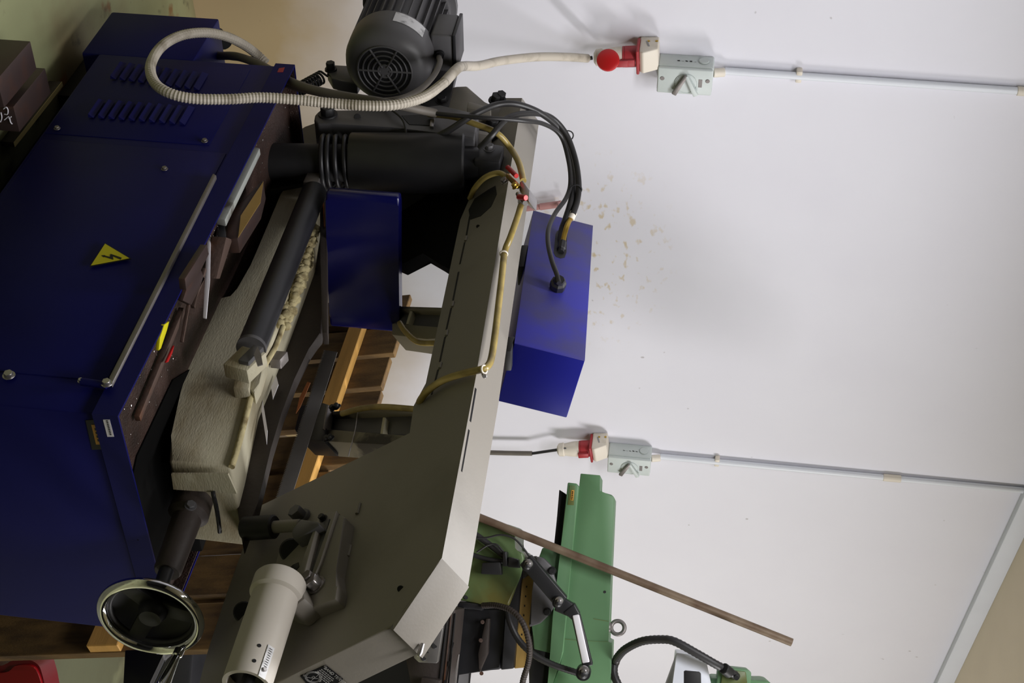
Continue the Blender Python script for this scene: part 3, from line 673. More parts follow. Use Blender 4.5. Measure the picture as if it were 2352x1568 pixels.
# ---- motor: axis along the saw, fan cover towards the viewer
mc = PY(884, 163, .10); md = V((-1, .0, -.012)).normalized()
rM = (PY(884, 68, .10) - PY(884, 258, .10)).length * .272
mot = lathe('motor', mc + md * .085, md, [(0, 0), (0, rM * .88), (.20, rM * .88), (.20, rM * 1.02), (.225, rM * 1.02), (.225, rM * 1.15), (.245, rM * 1.15), (.245, rM * .7), (.30, rM * .6), (.30, 0)], 'dark_paint', S, 40)
fc = lathe('fan_cover', mc, md, [(0, 0), (0, rM * .62), (.002, rM * .66), (.004, rM * .74), (.012, rM * .86), (.026, rM * .95), (.045, rM * .995), (.07, rM), (.098, rM), (.098, rM * .97), (.075, rM * .96), (.075, 0)], 'dark_paint', mot, 56, 50)
rod('grille_dark', mc - md * .0012, mc + md * .001, rM * .60, 'black', fc, 40, .0002)
for k in range(5): torus('grille_ring', mc - md * .0012, md, rM * (.16 + k * .115), rM * .022, 'dark_paint', fc, 40, 8)
lathe('grille_hub', mc - md * .002, md, [(0, 0), (0, rM * .14), (.003, rM * .15), (.003, 0)], 'dark_paint', fc, 24)
_, ma, mb = frame(md)
for k in range(6):
    t = k * math.pi / 3 + .52; e = ma * math.cos(t) + mb * math.sin(t)
    rod('grille_spoke', mc - md * .0015 + e * rM * .1, mc - md * .0015 + e * rM * .63, rM * .026, 'dark_paint', fc, 8)
fin0 = None
for k in range(30):
    t = 2 * math.pi * k / 30; e = ma * math.cos(t) + mb * math.sin(t); f_ = md.cross(e); o_ = mc + md * .10
    prism('cooling_fin', [o_ + e * rM * .86 - f_ * .0016, o_ + e * rM * 1.0 - f_ * .001, o_ + e * rM * 1.0 + f_ * .001, o_ + e * rM * .86 + f_ * .0016], md * .185, 'dark_paint', mot, 0, smooth=0)
# silver label round the edge of the cover
bm = bmesh.new(); ups = (ZZ - md * ZZ.dot(md)).normalized(); sd = md.cross(ups)
if sd.y > 0: sd = -sd
a_, b_ = [], []
for k in range(11):
    t = R(8 + k * 4.4); e = sd * math.cos(t) * -1 + ups * math.sin(t) if False else (sd * math.cos(t) + ups * math.sin(t))
    a_.append((e, t))
rows = []
for e, t in a_:
    rows.append([bm.verts.new(mc + md * z + e * rr) for z, rr in ((.052, rM * 1.002), (.052, rM * 1.012), (.092, rM * 1.012), (.092, rM * 1.002))])
for p, q in zip(rows, rows[1:]):
    for j in range(4): bm.faces.new((p[j], p[(j + 1) % 4], q[(j + 1) % 4], q[j]))
bm.faces.new(rows[0]); bm.faces.new(rows[-1][::-1])
from_bm('motor_label', bm, 'grey_label', fc, 60)
tbx = mc + md * .135 + ups * (rM * 1.17) + sd * .006
tb_ = obox('terminal_box', tbx, md * .052, sd * .048, ups * .026, 'dark_paint', mot, .006, 3)
obox('box_lid', tbx + ups * .03, md * .055, sd * .050, ups * .004, 'black_paint', tb_, .002)
lathe('cable_gland', tbx - md * .05 - ups * .004, -md, [(0, 0), (0, .010), (.012, .010), (.012, .007), (.022, .007), (.022, 0)], 'black', tb_, 16)
prism('motor_lug', poly([(750, 160), (765, 148), (800, 150), (830, 175), (820, 192), (785, 186), (762, 180)], PY, .16), (0, .03, 0), 'dark_paint', mot, .004)
bolt('lug_bolt', PY(760, 160, .16), (0, -1, 0), .011, .02, 'black', mot)
# counterbalance tension spring
sa = PY(748, 172, .17); sb_ = PY(672, 214, .17); pts = []
dd, a, b = frame(sb_ - sa)
for i in range(11 * 14 + 1):
    t = i / 14; pts.append(sa + (sb_ - sa) * (.12 + .88 * t / 11) + (a * math.cos(t * 6.283) + b * math.sin(t * 6.283)) * .0145)
pts = [PY(757, 160, .17), PY(752, 175, .165)] + pts
tube('tension_spring', pts, .0028, 'black', S, 7, 0)

# ---- blue control box on top of the bow
kx = V((.984, -.169, .064)).normalized(); kz = V((-.025, .225, .974)); kz = (kz - kx * kz.dot(kx)).normalized(); ky = kz.cross(kx)
kD = V((-.392, .19, 1.08))
cbx = prism('hydraulic_unit', [kD - kx * .571, kD, kD + kz * .137, kD - kx * .571 + kz * .137], ky * .135, 'blue_clean_shaded', S, .002)
prism('front_panel', [kD - kx * .571 - ky * .0012, kD - ky * .0012, kD + kz * .137 - ky * .0012, kD - kx * .571 + kz * .137 - ky * .0012], ky * .002, 'blue_dusty', cbx, .0006)
def PK(x, y, off=0): return hit(x, y, -ky, (-ky).dot(kD) + off)
sq = [PK(x, y, .0018) for x, y in ((1276, 538), (1280, 530), (1286, 528), (1298, 530), (1303, 536), (1301, 580), (1297, 591), (1288, 593), (1277, 589), (1272, 580))]
prism('cable_slot', sq, ky * .004, 'black', cbx)
gl = PK(1279, 664, 0); gt = (PK(1283, 640, .05) - gl).normalized()
lathe('cable_gland', gl, (gt * .8 - ky * .45), [(0, 0), (0, .0155), (.010, .0155), (.011, .0165), (.026, .0165), (.03, .0125), (.037, .011), (.038, 0)], 'black_paint', cbx, 8, 20)
for (xa, ya, xb, yb, yy) in ((1207, 562, 1198, 612, .255), (1176, 772, 1168, 806, .19)):
    prism('rubber_mount', [PY(xa - 9, ya, yy), PY(xb - 9, yb, yy), PY(xb + 6, yb, yy), PY(xa + 6, ya, yy)], (0, .05, 0), 'black', cbx, .002)
# hoses of the hydraulic unit
def mixp(p, q, t): return p * (1 - t) + q * t
H1 = [PY(985, 322, .11), PY(1030, 300, .08), PY(1085, 265, .05), PY(1140, 241, .05), PY(1190, 240, .06), PY(1245, 262, .10), PY(1288, 300, .16), PY(1312, 350, .21), PY(1320, 410, .24), PY(1312, 460, .25), PK(1300, 500, .03), PK(1290, 530, .012), PK(1288, 560, .0)]
tube('hydraulic_hose', H1, .0070, 'hose_black', cbx, 12)
H2 = [PY(1102, 340, .10), PY(1130, 310, .07), PY(1165, 272, .06), PY(1215, 260, .08), PY(1262, 268, .12), PY(1298, 305, .16), PY(1320, 362, .20), PY(1329, 420, .23), PY(1326, 460, .25), PK(1316, 492, .04)]
tube('hydraulic_hose', H2, .0068, 'hose_black', cbx, 12)
rod('hose_ferrule', PK(1317, 488, .04), PK(1310, 503, .03), .0085, 'white_plastic', cbx, 14)
tube('metal_pipe', [PK(1310, 500, .03), PK(1302, 520, .025), PK(1296, 540, .015), PK(1290, 570, 0)], .006, 'brass', cbx, 10)
lathe('pipe_nut', PK(1292, 556, .012), PK(1287, 585, 0) - PK(1292, 556, .012), [(0, 0), (0, .009), (.02, .0095), (.022, .007), (.03, .007), (.03, 0)], 'black_paint', cbx, 8, 20)
H3 = [PY(985, 259, .06), PY(1060, 266, .05), PY(1130, 272, .05), PY(1200, 277, .07), PY(1250, 285, .11), PY(1288, 312, .16), PY(1306, 370, .2), PY(1310, 420, .23), PY(1300, 455, .24), PK(1275, 490, .05), PK(1260, 525, .05), PK(1259, 560, .045), PK(1268, 600, .04), PK(1279, 630, .035), PK(1284, 650, .03)]
tube('control_cable', H3, .0050, 'hose_black', cbx, 12)
for (x, y, yy) in ((1303, 312, .17), (1322, 436, .235)):
    torus('cable_tie', PY(x, y, yy), PY(x + 4, y + 18, yy) - PY(x, y, yy), .0135, .0016, 'black', cbx, 20, 6)
# coolant hoses and valve block
def hose(pts, r=.0060, m_='hose_yellow', nm='coolant_hose'): return tube(nm, pts, r, m_, bow, 12)
hose([PY(985, 262, .09), PY(1040, 268, .07), PY(1090, 284, .07), PY(1140, 305, .08), PB(1172, 340, .02), PB(1192, 375, .012), PB(1202, 415, .004)], .0068)
hose([PB(1079, 456, .0), PB(1092, 430, .02), PB(1115, 407, .03), PB(1145, 397, .025), PB(1166, 408, .015)])
hose([PB(1197, 470, .004), PB(1188, 500, .002), PB(1172, 545, .0), PB(1159, 580, -.008), PB(1152, 640, -.008), PB(1145, 700, -.008), PB(1138, 760, -.008), PB(1130, 815, -.006), PB(1122, 838, .002), PB(1106, 848, .010), PB(1070, 856, .012), PB(1020, 872, .012), PB(985, 895, .012), PB(966, 918, .004), PB(962, 935, -.02)], .0066)
hose([PB(918, 742, -.06), PB(932, 762, -.06), PB(960, 785, -.06), PB(1002, 788, -.06)])
hose([PB(785, 950, -.06), PB(830, 938, -.06), PB(880, 934, -.06), PB(960, 940, -.06)])
for (x, y) in ((1157, 583), (1112, 848)):
    p = PB(x, y, -.006 if y < 600 else .010)
    torus('hose_clip', p, PB(x - 8, y + 40, -.006) - PB(x, y, -.006) if y < 600 else PB(x - 30, y + 6, .01) - p, .0072, .0018, 'white_plastic', bow, 20, 8)
rod('clip_screw', PB(1110, 858, .0), PB(1113, 864, .006), .004, 'steel', bow, 10)
vb_ = bprism('valve_block', [(1193, 418), (1200, 413), (1216, 436), (1214, 462), (1200, 452), (1192, 436)], .018, .03, 'steel', bow, .002)
rod('valve_stem', PB(1166, 404, .016), PB(1190, 428, .022), .0055, 'brass', vb_, 12)
rod('valve_stem', PB(1190, 445, .018), PB(1206, 466, .018), .0055, 'steel', vb_, 12)
bolt('valve_nut', PB(1160, 416, .02), BN, .007, .008, 'steel', vb_)
bolt('valve_nut', PB(1184, 428, .026), BN, .006, .008, 'brass', vb_)
rod('valve_lever', PB(1166, 384, .028), PB(1186, 404, .028), .0052, 'red_plastic', vb_, 12)
rod('valve_lever', PB(1191, 452, .026), PB(1208, 454, .026), .0058, 'red_plastic', vb_, 12)
lathe('hose_barb', PB(1198, 458, .008), PB(1196, 474, .006) - PB(1198, 458, .008), [(0, 0), (0, .0075), (.008, .0075), (.008, .006), (.016, .006), (.016, 0)], 'steel', vb_, 12)

# ---- grey cables along the motor
tube('motor_cable', [PY(452, 124, .1), PY(500, 128, .08), PY(545, 130, .06), PY(600, 150, .04), PY(660, 184, .02), PY(720, 206, .01), PY(800, 222, .01), PY(870, 233, .01), PY(940, 247, .03), PY(1000, 260, .06)], .0095, 'hose_grey', S, 12)
tube('motor_cable', [PY(470, 118, .12), PY(530, 132, .10), PY(590, 140, .08), PY(650, 190, .05), PY(720, 212, .03), PY(800, 226, .02), PY(860, 232, .02), PY(920, 226, .02), PY(965, 205, .03), PY(995, 175, .045), PY(1010, 145, .055), tbx - md * .07 - ups * .004], .0065, 'hose_grey', S, 12)
lathe('hose_coupling', PY(500, 78, .12), (PY(535, 120, .12) - PY(500, 78, .12)), [(0, 0), (0, .016), (.03, .016), (.03, .02), (.045, .02), (.045, .014), (.055, .012), (.055, 0)], 'black', S, 16)
tube('thin_wire', [PY(880, 243, .095), PY(905, 256, .085), PY(925, 275, .09), PY(932, 300, .10), PY(932, 320, .11)], .0026, 'hose_black', S, 8)

# ------------------------------------------------------------------ supply cable, plugs, isolators, conduits
def supply(i, W0, labels, near):
    # W0: wall point of the isolator's lower left corner; local axes: WD along the wall, ZZ up, WN into the room
    o = thing('isolator_switch', labels[0], 'switch', W0, 'isolator switches on the white wall')
    s = .157
    def L_(a, u, n_): return W0 + WD * a + ZZ * u + WN * n_
    bw, bh, bd = .082, .150, .060
    obox('housing', L_(bw / 2, bh / 2, bd * .5), WD * bw / 2, ZZ * bh / 2, WN * (bd * .5), 'grey_plastic', o, .005, 3)
    lid = obox('lid', L_(bw / 2, bh / 2, bd + .006), WD * (bw / 2 - .001), ZZ * (bh / 2 - .001), WN * .006, 'grey_plastic', o, .004, 3)
    rod('switch_disc', L_(.045, .078, bd + .011), L_(.045, .078, bd + .016), .030, 'grey_plastic', o, 28)
    for sg in (1, -1):
        a = L_(.045 - .030, .078, bd + .018); b = L_(.045 + .030, .078 + sg * .030, bd + .018); dv_ = (b - a).normalized(); sd_ = WN.cross(dv_)
        prism('handle_rib', [a - sd_ * .004, b - sd_ * .007, b + sd_ * .007, a + sd_ * .004], WN * .010, 'grey_plastic' if sg > 0 else 'steel_dull', o, .002)
    for u in (.014, .136): rod('lid_screw', L_(.034, u, bd + .011), L_(.034, u, bd + .0135), .006, 'steel_dull', o, 14)
    rod('knockout', L_(-.001, .122, .03), L_(-.004, .122, .03), .015, 'grey_plastic', o, 20)
    prism('switch_legend', [L_(.03, .112, bd + .0122), L_(.055, .112, bd + .0122), L_(.055, .122, bd + .0122), L_(.03, .122, bd + .0122)], WN * .0006, 'steel_dull', o)
    for k in range(5):   # illegible pencil marks on the side
        u = .05 + k * .011; prism('pen_mark', [L_(-.0008, u, .034 + random.uniform(-.003, .003)), L_(-.0008, u + .007, .034 + random.uniform(-.004, .004)), L_(-.0008, u + .0075, .0362), L_(-.0008, u + .001, .0362)], -WD * .0004, 'ink', o)
    rod('pipe_socket', L_(.034, bh, .03), L_(.034, bh + .03, .022), .0125, 'white_plastic', o, 18)
    return o, L_
pA = PW(1515, 121); isoA, LA = supply(0, pA, ['pale grey isolator switch on wall above plug with red cap'], True)
pB_ = PW(1400, 1014); isoB, LB = supply(1, pB_, ['pale grey isolator switch on wall above the green milling machine'], False)
def conduit(L_, p1, label, name='conduit_pipe'):
    a = L_(.034, .18, .016); b = WN * (WC + .012) + WD * p1[0]; b.z = p1[1]
    o = tag(rod(name, a, b, .0105, 'conduit', None, 18), label, 'pipe', 'vertical conduits on the white wall')
    for t in (.16, .62):
        p = a + (b - a) * t; d_ = (b - a).normalized()
        if t > .5: rod('pipe_coupling', p, p + d_ * .06, .0128, 'white_plastic', o, 18)
        else:
            obox('pipe_clip', p - WN * .004, WD * .018, d_ * .008, WN * .012, 'white_plastic', o, .003)
    return o
qa = PW(2352, 205); qb = PW(2352, 1120)
ta_, tb2 = qa, qb
conduit(LA, (qa.dot(WD), trz(qa.dot(WD)) ), 'white plastic conduit rising from the isolator beside the motor')
conduit(LB, (qb.dot(WD), trz(qb.dot(WD)) ), 'white plastic conduit rising from the isolator over the milling machine')
def socket(px, px2, labels, cap, off):
    # socket: base box below the isolator; plug pushed in from below
    a, b = px; top = PW(*a, off=off); bot = PW(*b, off=off); d_ = (bot - top).normalized()
    o = thing('wall_socket', labels[0], 'socket', top, 'red wall sockets with plugs')
    sx = WD - d_ * WD.dot(d_); sx.normalize(); sn = d_.cross(sx)
    if sn.dot(WN) < 0: sn = -sn
    L_ = (bot - top).length
    prism('socket_box', [top - sx * .033 - sn * (off - .004), top - sx * .033 + sn * .018, top - sx * .033 + d_ * L_ * .78 + sn * .038, top - sx * .033 + d_ * L_ + sn * .030, top - sx * .033 + d_ * L_ - sn * (off - .004)], sx * .066, 'white_plastic', o, .004, 3)
    prism('box_slot', [top - sx * .034 + d_ * L_ * .45 + sn * .006, top - sx * .034 + d_ * L_ * .55 + sn * .006, top - sx * .034 + d_ * L_ * .7 - sn * .02, top - sx * .034 + d_ * L_ * .6 - sn * .02], sx * .001, 'grey_print', o)
    for t, n_ in ((.12, .0), (.55, -.012)): rod('box_screw', top - sx * .0325 + d_ * L_ * t - sn * .02, top - sx * .0345 + d_ * L_ * t - sn * .02, .004, 'brass', o, 10)
    f0 = bot + sn * .002; pd = (d_ * .96 + sn * .06).normalized()
    prism('socket_flange', [f0 - sx * .036 - sn * .036, f0 + sx * .036 - sn * .036, f0 + sx * .036 + sn * .036, f0 - sx * .036 + sn * .036], pd * .008, 'red_dark', o, .003)
    lathe('socket_collar', f0, pd, [(0, 0), (0, .029), (.040, .029), (.040, .0)], 'red_dark', o, 28)
    obox('collar_latch', f0 + pd * .03 + sn * .03, sx * .010, pd * .018, sn * .006, 'red_dark', o, .002)
    if cap:
        cc_ = f0 + pd * .082 + sn * .036 - sx * .012
        cdir = (sn * .55 - sx * .75).normalized()
        lathe('socket_cap', cc_, cdir, [(-.008, 0), (-.008, .028), (.002, .031), (.008, .030), (.011, .024), (.012, 0)], 'red_plastic', o, 28)
        obox('cap_hinge', f0 + pd * .045 + sn * .034, sx * .010, pd * .016, sn * .004, 'red_dark', o, .002)
    p = thing('cable_plug', labels[1], 'plug', f0 + pd * .04, 'white plugs pushed into the red sockets')
    q0 = f0 + pd * .0405
    lathe('plug_body', q0, pd, [(0, 0), (0, .027), (.008, .0275), (.030, .0265), (.058, .0215), (.062, .0245), (.078, .0225), (.084, .013), (.084, 0)], 'white_plastic', p, 26)
    lathe('plug_ring', q0 - pd * .0, pd, [(0, .0), (0, .0285), (.006, .0285), (.006, 0)], 'red_dark', p, 26)
    rod('plug_mark', q0 + pd * .05 - sx * .018 + sn * .012, q0 + pd * .056 - sx * .02 + sn * .013, .003, 'dark_label', p, 8)
    return q0 + pd * .084, pd
eA, dA = socket(((1513, 128), (1470, 128)), None, ['white wall socket with red flange and flipped open red round cap', 'white plug in the red socket whose round cap hangs open'], True, .048)
eB, dB = socket(((1396, 1028), (1362, 1028)), None, ['white wall socket with red flange over the milling machine', 'white tapered plug with dark grey cable above the milling machine'], False, .045)
cab_pts = [PY(612, 146, .10), PY(590, 125, .08), PY(560, 103, .04), PY(520, 84, .0), PY(470, 75, -.03), PY(415, 82, -.05), PY(370, 108, -.06), PY(346, 150, -.07), PY(354, 188, -.07), PY(385, 212, -.07), PY(440, 226, -.06), PY(520, 228, -.05), PY(600, 224, -.04), PY(680, 229, -.03), PY(760, 237, -.02), PY(850, 243, -.015), PY(915, 240, -.01), PY(975, 222, .0), PY(1020, 190, .015), PY(1050, 158, .04), PX(1066, 152, -1.30), PX(1100, 151, -1.42), PX(1150, 140, -1.55), PX(1230, 131, -1.68), PX(1300, 131, -1.77), PX(1350, 134, -1.82)]
pc = tube('power_cable', cab_pts[:19], .0105, 'hose_white', S, 12, 8, .07, .0035)
tube('smooth_sheath', [cab_pts[18], cab_pts[19]] + cab_pts[20:], .0115, 'hose_white', pc, 12)
tube('inner_cable', [cab_pts[-1], (cab_pts[-1] + eA) / 2, eA + dA * .004], .0055, 'hose_black', pc, 10, 4)
pc2 = thing('power_cable', 'grey cable dropping straight from the plug above the milling machine', 'cable', PW(900, 1036, .05))
tube('outer_sheath', [PW(1222, 1041, .05), PW(1160, 1040, .05), PW(1000, 1036, .05), PW(820, 1036, .05), PW(600, 1040, .05)], .0085, 'hose_grey', pc2, 10, 4)
tube('inner_cable', [eB + dB * .002, mixp(eB, PW(1222, 1041, .05), .5), PW(1222, 1041, .05), PW(1210, 1041, .05)], .0052, 'hose_black', pc2, 10, 4)
# faded pink pole against the wall behind the bow
pp0 = PW(1290, 468, .03); pp1 = PW(1200, 480, .03); pdn = (pp1 - pp0).normalized(); foot = pp0 + pdn * ((pp0.z - FLOOR) / -pdn.z)
po = thing('pole', 'faded pink pole leaning on the wall behind the blue hydraulic box', 'pole', foot)
rod('shaft', foot, PW(1240, 475, .03), .0085, 'pink_pole', po); rod('grip', PW(1240, 475, .03), pp0, .0105, 'pink_pole', po)
lathe('hook', PW(1283, 467, .042), V((.3, 0, .3)) + WN, [(0, 0), (0, .006), (.02, .004), (.02, 0)], 'pink_pole', po, 10)
# ------------------------------------------------------------------ pallet standing behind the saw
pal = thing('wooden_pallet', 'rough wooden pallet standing on edge behind the band saw', 'pallet', LP(-.5, (FLOOR - .70) / math.cos(pT) + .004, -.03))
sb0 = (FLOOR - .70) / math.cos(pT) + .006
edges = [-.975, -.855, -.738, -.612, -.489, -.37, -.256, -.136, .003]
wds = [.10, .095, .102, .11, .10, .098, .10, .105, .115]
for xr, w_ in zip(edges, wds):
    top = .025 + random.uniform(-.003, .003)
    if xr > -.4: top = random.uniform(-.02, .02)
    prism('board', [LP(xr - w_, sb0), LP(xr, sb0), LP(xr, top), LP(xr - w_, top)], -LN * .018, 'wood', pal, .0015, 1, 20)
for s0_, s1_, mm in ((-.10, -.062, 'wood_new'), (-.43, -.36, 'wood_new')):
    bm = bmesh.new(); add_prism(bm, [LP(-1.08, s0_), LP(.003, s0_), LP(.003, s1_), LP(-1.08, s1_)], LN * .022, .002, 1); from_bm('stringer', bm, mm, pal, 20)
for x in (-1.0, -.5, -.18):
    prism('pallet_block', [LP(x - .05, sb0 + .02, -.019), LP(x + .05, sb0 + .02, -.019), LP(x + .05, -.05, -.019), LP(x - .05, -.05, -.019)], -LN * .08, 'wood', pal, .002, 1, 20)

# ------------------------------------------------------------------ milling machine
MILL = thing('milling_machine', 'light green turret milling machine behind the band saw', 'milling machine', tuple(PD(1100, 1420, 4.25).xy) + (FLOOR,))
G = MILL
MV = F0 + R0 * .15
def mp_(name, px, d, depth, m_, parent=None, bev=.003, seg=2): return prism(name, [PD(x, y, d) for x, y in px], MV * depth, m_, parent or G, bev, seg)
DM = 4.15
rm = mp_('ram', [(1330, 1117), (1333.5, 1087), (1378.5, 1091), (1376, 1128), (1405, 1136), (1411, 1142), (1404, 1300), (1396, 1474), (1406, 1476), (1401, 1640), (1259, 1640), (1270, 1568), (1286, 1530), (1294, 1496), (1311, 1300)], DM, .22, 'green', G, .002)
mp_('ram_cover', [(1304, 1107.5), (1325, 1110), (1330, 1118), (1311, 1300), (1294, 1496), (1284, 1530), (1268, 1568), (1258, 1640), (1250, 1640), (1262, 1520), (1270, 1413), (1285, 1281)], DM - .012, .20, 'green', rm, .003)
mp_('brand_plate', [(1308, 1114), (1322, 1115), (1318, 1160), (1304, 1159)], DM - .0135, .002, 'green_oily', rm, .0003)
mp_('gold_strip', [(1312.5, 1125), (1319, 1125.5), (1316.5, 1149), (1310, 1148)], DM - .0146, .001, 'gold_label', rm, .0002)
for k in range(5): mp_('plate_print', [(1314 - k * .45, 1128 + k * 4), (1317 - k * .45, 1128.3 + k * 4), (1316.6 - k * .45, 1131 + k * 4), (1313.6 - k * .45, 1130.7 + k * 4)], DM - .0150, .0005, 'dark_label', rm, 0)
mp_('way_wiper', [(1284.5, 1124), (1300, 1134), (1296, 1190), (1289, 1258), (1272, 1256), (1279, 1190)], DM + .02, .15, 'black', rm, .002)
mp_('panel_seam', [(1363, 1420), (1398, 1426), (1398, 1427.2), (1363, 1421.2)], DM - .0006, .001, 'green_oily', rm, 0)
mp_('panel_seam', [(1292, 1466), (1330, 1470), (1396, 1473), (1396, 1474), (1330, 1471.2), (1292, 1467.2)], DM - .0006, .001, 'green_oily', rm, 0)
rod('ram_hole', PD(1389, 1359, DM - .001), PD(1389, 1359, DM + .001), .004, 'black', rm, 12)
mp_('turret', [(1246, 1257), (1290, 1258), (1272, 1420), (1265, 1500), (1226, 1490), (1222, 1440), (1230, 1300)], DM + .01, .26, 'green', G, .004)
mp_('turret_cover', [(1230, 1277), (1248, 1280), (1266, 1298), (1280, 1345), (1278, 1385), (1262, 1410), (1240, 1432), (1214, 1440), (1222, 1360)], DM - .03, .04, 'dark_paint', G, .006)
for (x, y) in ((1268, 1310), (1257, 1404)): bolt('cover_bolt', PD(x, y, DM - .03), -F0, .009, .014, 'black', G)
mp_('swivel_base', [(1224, 1440), (1266, 1497), (1262, 1540), (1240, 1640), (1216, 1640), (1214, 1490)], DM + .02, .24, 'black_paint', G, .004)
mp_('swivel_scale', [(1205, 1281), (1231, 1278), (1226, 1340), (1218, 1440), (1212, 1532), (1181, 1535), (1190, 1440), (1198, 1345)], DM + .03, .22, 'scale_tan', G, .003)
mp_('bright_ring', [(1206, 1279), (1233, 1276), (1230, 1310), (1200, 1330), (1200, 1300)], DM + .026, .02, 'steel_dull', G, .003)
for k in range(7): mp_('scale_mark', [(1208 - k * 2.2, 1345 + k * 22), (1211 - k * 2.2, 1345 + k * 22), (1211 - k * 2.2, 1349 + k * 22), (1208 - k * 2.2, 1349 + k * 22)], DM + .0294, .001, 'ink', G, 0)
col = mp_('column_head', [(1030, 1190), (1105, 1195), (1140, 1199), (1172, 1205), (1182, 1212), (1184, 1222), (1178, 1262), (1200, 1268), (1204, 1282), (1196, 1320), (1168, 1392), (1110, 1388), (1040, 1376), (1020, 1340)], DM - .02, .30, 'green_oily', G, .006, 3)
mp_('head_band', [(1176, 1290), (1202, 1280), (1190, 1420), (1180, 1535), (1150, 1538), (1162, 1400)], DM, .25, 'black_paint', G, .004)
rod('head_hole', PD(1070, 1371, DM - .021), PD(1070, 1371, DM - .017), .007, 'black', col, 14)
mp_('head_lip', [(1052, 1380), (1110, 1388), (1108, 1402), (1050, 1394)], DM - .03, .05, 'black_paint', col, .003)
bodyc = PD(1000, 1460, DM + .1); bz = bodyc.z
mp_('machine_column', [(1020, 1395), (1100, 1400), (1165, 1396), (1155, 1480), (1150, 1537), (1050, 1545), (1040, 1700), (700, 1700), (300, 1640), (-160, 1600), (-160, 1300), (300, 1330), (800, 1370)], DM + .02, .30, 'black_paint', G, .006)
mp_('column_way', [(1116, 1420), (1125, 1420), (1120, 1500), (1100, 1545), (1098, 1500)], DM - .01, .04, 'cast_dark', G, .003)
for (x, y) in ((1108, 1428), (1104, 1470), (1106, 1546)): rod('way_plug', PD(x, y, DM - .012), PD(x, y, DM), .006, 'rust', G, 10)
tab = mp_('work_table', [(960, 1380), (1046, 1400), (1036, 1500), (1012, 1660), (960, 1660), (930, 1500)], DM - .22, .20, 'cast_dark', G, .003)
for k in range(3): mp_('table_slot', [(1044 - k * 9, 1408 + 0), (1047 - k * 9, 1408), (1024 - k * 11, 1650), (1020 - k * 11, 1650)], DM - .224, .006, 'black' if k != 1 else 'rust', tab, .0005)
for k in range(3): mp_('table_notch', [(1039 - k * 9, 1475 + k * 43), (1043 - k * 9, 1475 + k * 43), (1040 - k * 9, 1487 + k * 43), (1036 - k * 9, 1487 + k * 43)], DM - .226, .004, 'black', tab, 0)
ap = mp_('angle_plate', [(1024, 1405), (1006, 1518), (1003, 1523), (962, 1521), (950, 1510), (950, 1420)], DM - .30, .025, 'steel', G, .003)
for (x, y, r_) in ((1011, 1436, .0085), (998, 1482, .0085), (973, 1510, .0085), (983, 1498, .002)): rod('plate_hole', PD(x, y, DM - .3008), PD(x, y, DM - .295), r_, 'black', ap, 16)
mp_('table_screw', [(1052, 1502), (1055, 1502), (1050, 1545), (1040, 1640), (1034, 1640), (1044, 1545)], DM - .24, .01, 'steel_dull', tab, .001)
mp_('table_bracket', [(968, 1555), (1010, 1562), (1004, 1640), (955, 1640)], DM - .28, .05, 'cast_dark', tab, .003)
# oil pipe and black hoses
tube('flexible_conduit', [PD(1108, 1390, DM - .04), PD(1140, 1390, DM - .07), PD(1175, 1402, DM - .10), (PD(1202, 1432, DM - .12)), PD(1216, 1480, DM - .12), PD(1214, 1520, DM - .10), PD(1202, 1560, DM - .08), PD(1190, 1620, DM - .06)], .0085, 'cast_dark', G, 12, 8, .06, .004)
tube('black_hose', [PD(1166, 1400, DM - .02), PD(1172, 1430, DM - .04), PD(1192, 1470, DM - .05), PD(1225, 1502, DM - .06), PD(1270, 1526, DM - .06), PD(1330, 1546, DM - .05)], .0095, 'hose_black', G, 12, 8, .05, .005)
for pts_ in ([(1095, 1236), (1120, 1234), (1150, 1228), (1180, 1236), (1205, 1262), (1224, 1292)], [(1095, 1268), (1120, 1252), (1140, 1250), (1156, 1266)], ):
    tube('thin_wire', [PD(x, y, DM - .07) for x, y in pts_], .0028, 'hose_black', G, 8)
tube('black_hose', [PD(1085, 1222, DM - .05), PD(1110, 1240, DM - .05), PD(1140, 1262, DM - .05), PD(1160, 1278, DM - .05)], .009, 'hose_black', G, 10)
tube('black_hose', [PD(1080, 1272, DM - .05), PD(1120, 1284, DM - .05), PD(1165, 1290, DM - .05)], .007, 'hose_black', G, 10)
mp_('limit_switch', [(1107, 1292), (1150, 1290), (1152, 1320), (1104, 1318)], DM - .07, .05, 'black_paint', col, .004)
mp_('switch_clamp', [(1155, 1266), (1163, 1266), (1166, 1300), (1154, 1300)], DM - .08, .06, 'black_paint', col, .003)
mp_('switch_clamp', [(1168, 1278), (1190, 1284), (1192, 1304), (1166, 1302)], DM - .08, .06, 'black_paint', col, .003)
# jointed arm with silver knuckles
J = DM - .12
def knuckle(x, y, r_):
    lathe('arm_knuckle', PD(x, y, J + .02), -F0, [(0, 0), (0, r_ * 1.35), (.035, r_ * 1.35), (.035, r_), (.042, r_ * .9), (.046, r_ * .45), (.052, r_ * .4), (.054, 0)], 'black_paint', G, 24)
    lathe('knuckle_cap', PD(x, y, J - .0165), -F0, [(0, 0), (0, r_), (.005, r_ * .9), (.006, r_ * .5), (.012, r_ * .4), (.013, 0)], 'steel', G, 20)
def bar(nm, x0, y0, x1, y1, w0, w1, d, t, m_):
    a = PD(x0, y0, d); b = PD(x1, y1, d); dv_ = (b - a).normalized(); s_ = F0.cross(dv_)
    return prism(nm, [a - s_ * w0, b - s_ * w1, b + s_ * w1, a + s_ * w0], F0 * t, m_, G, .004, 3)
bar('arm_link', 1206, 1286, 1290, 1384, .021, .021, J, .03, 'black_paint')
bar('arm_link', 1280, 1386, 1316, 1404, .022, .019, J + .004, .026, 'black_paint')
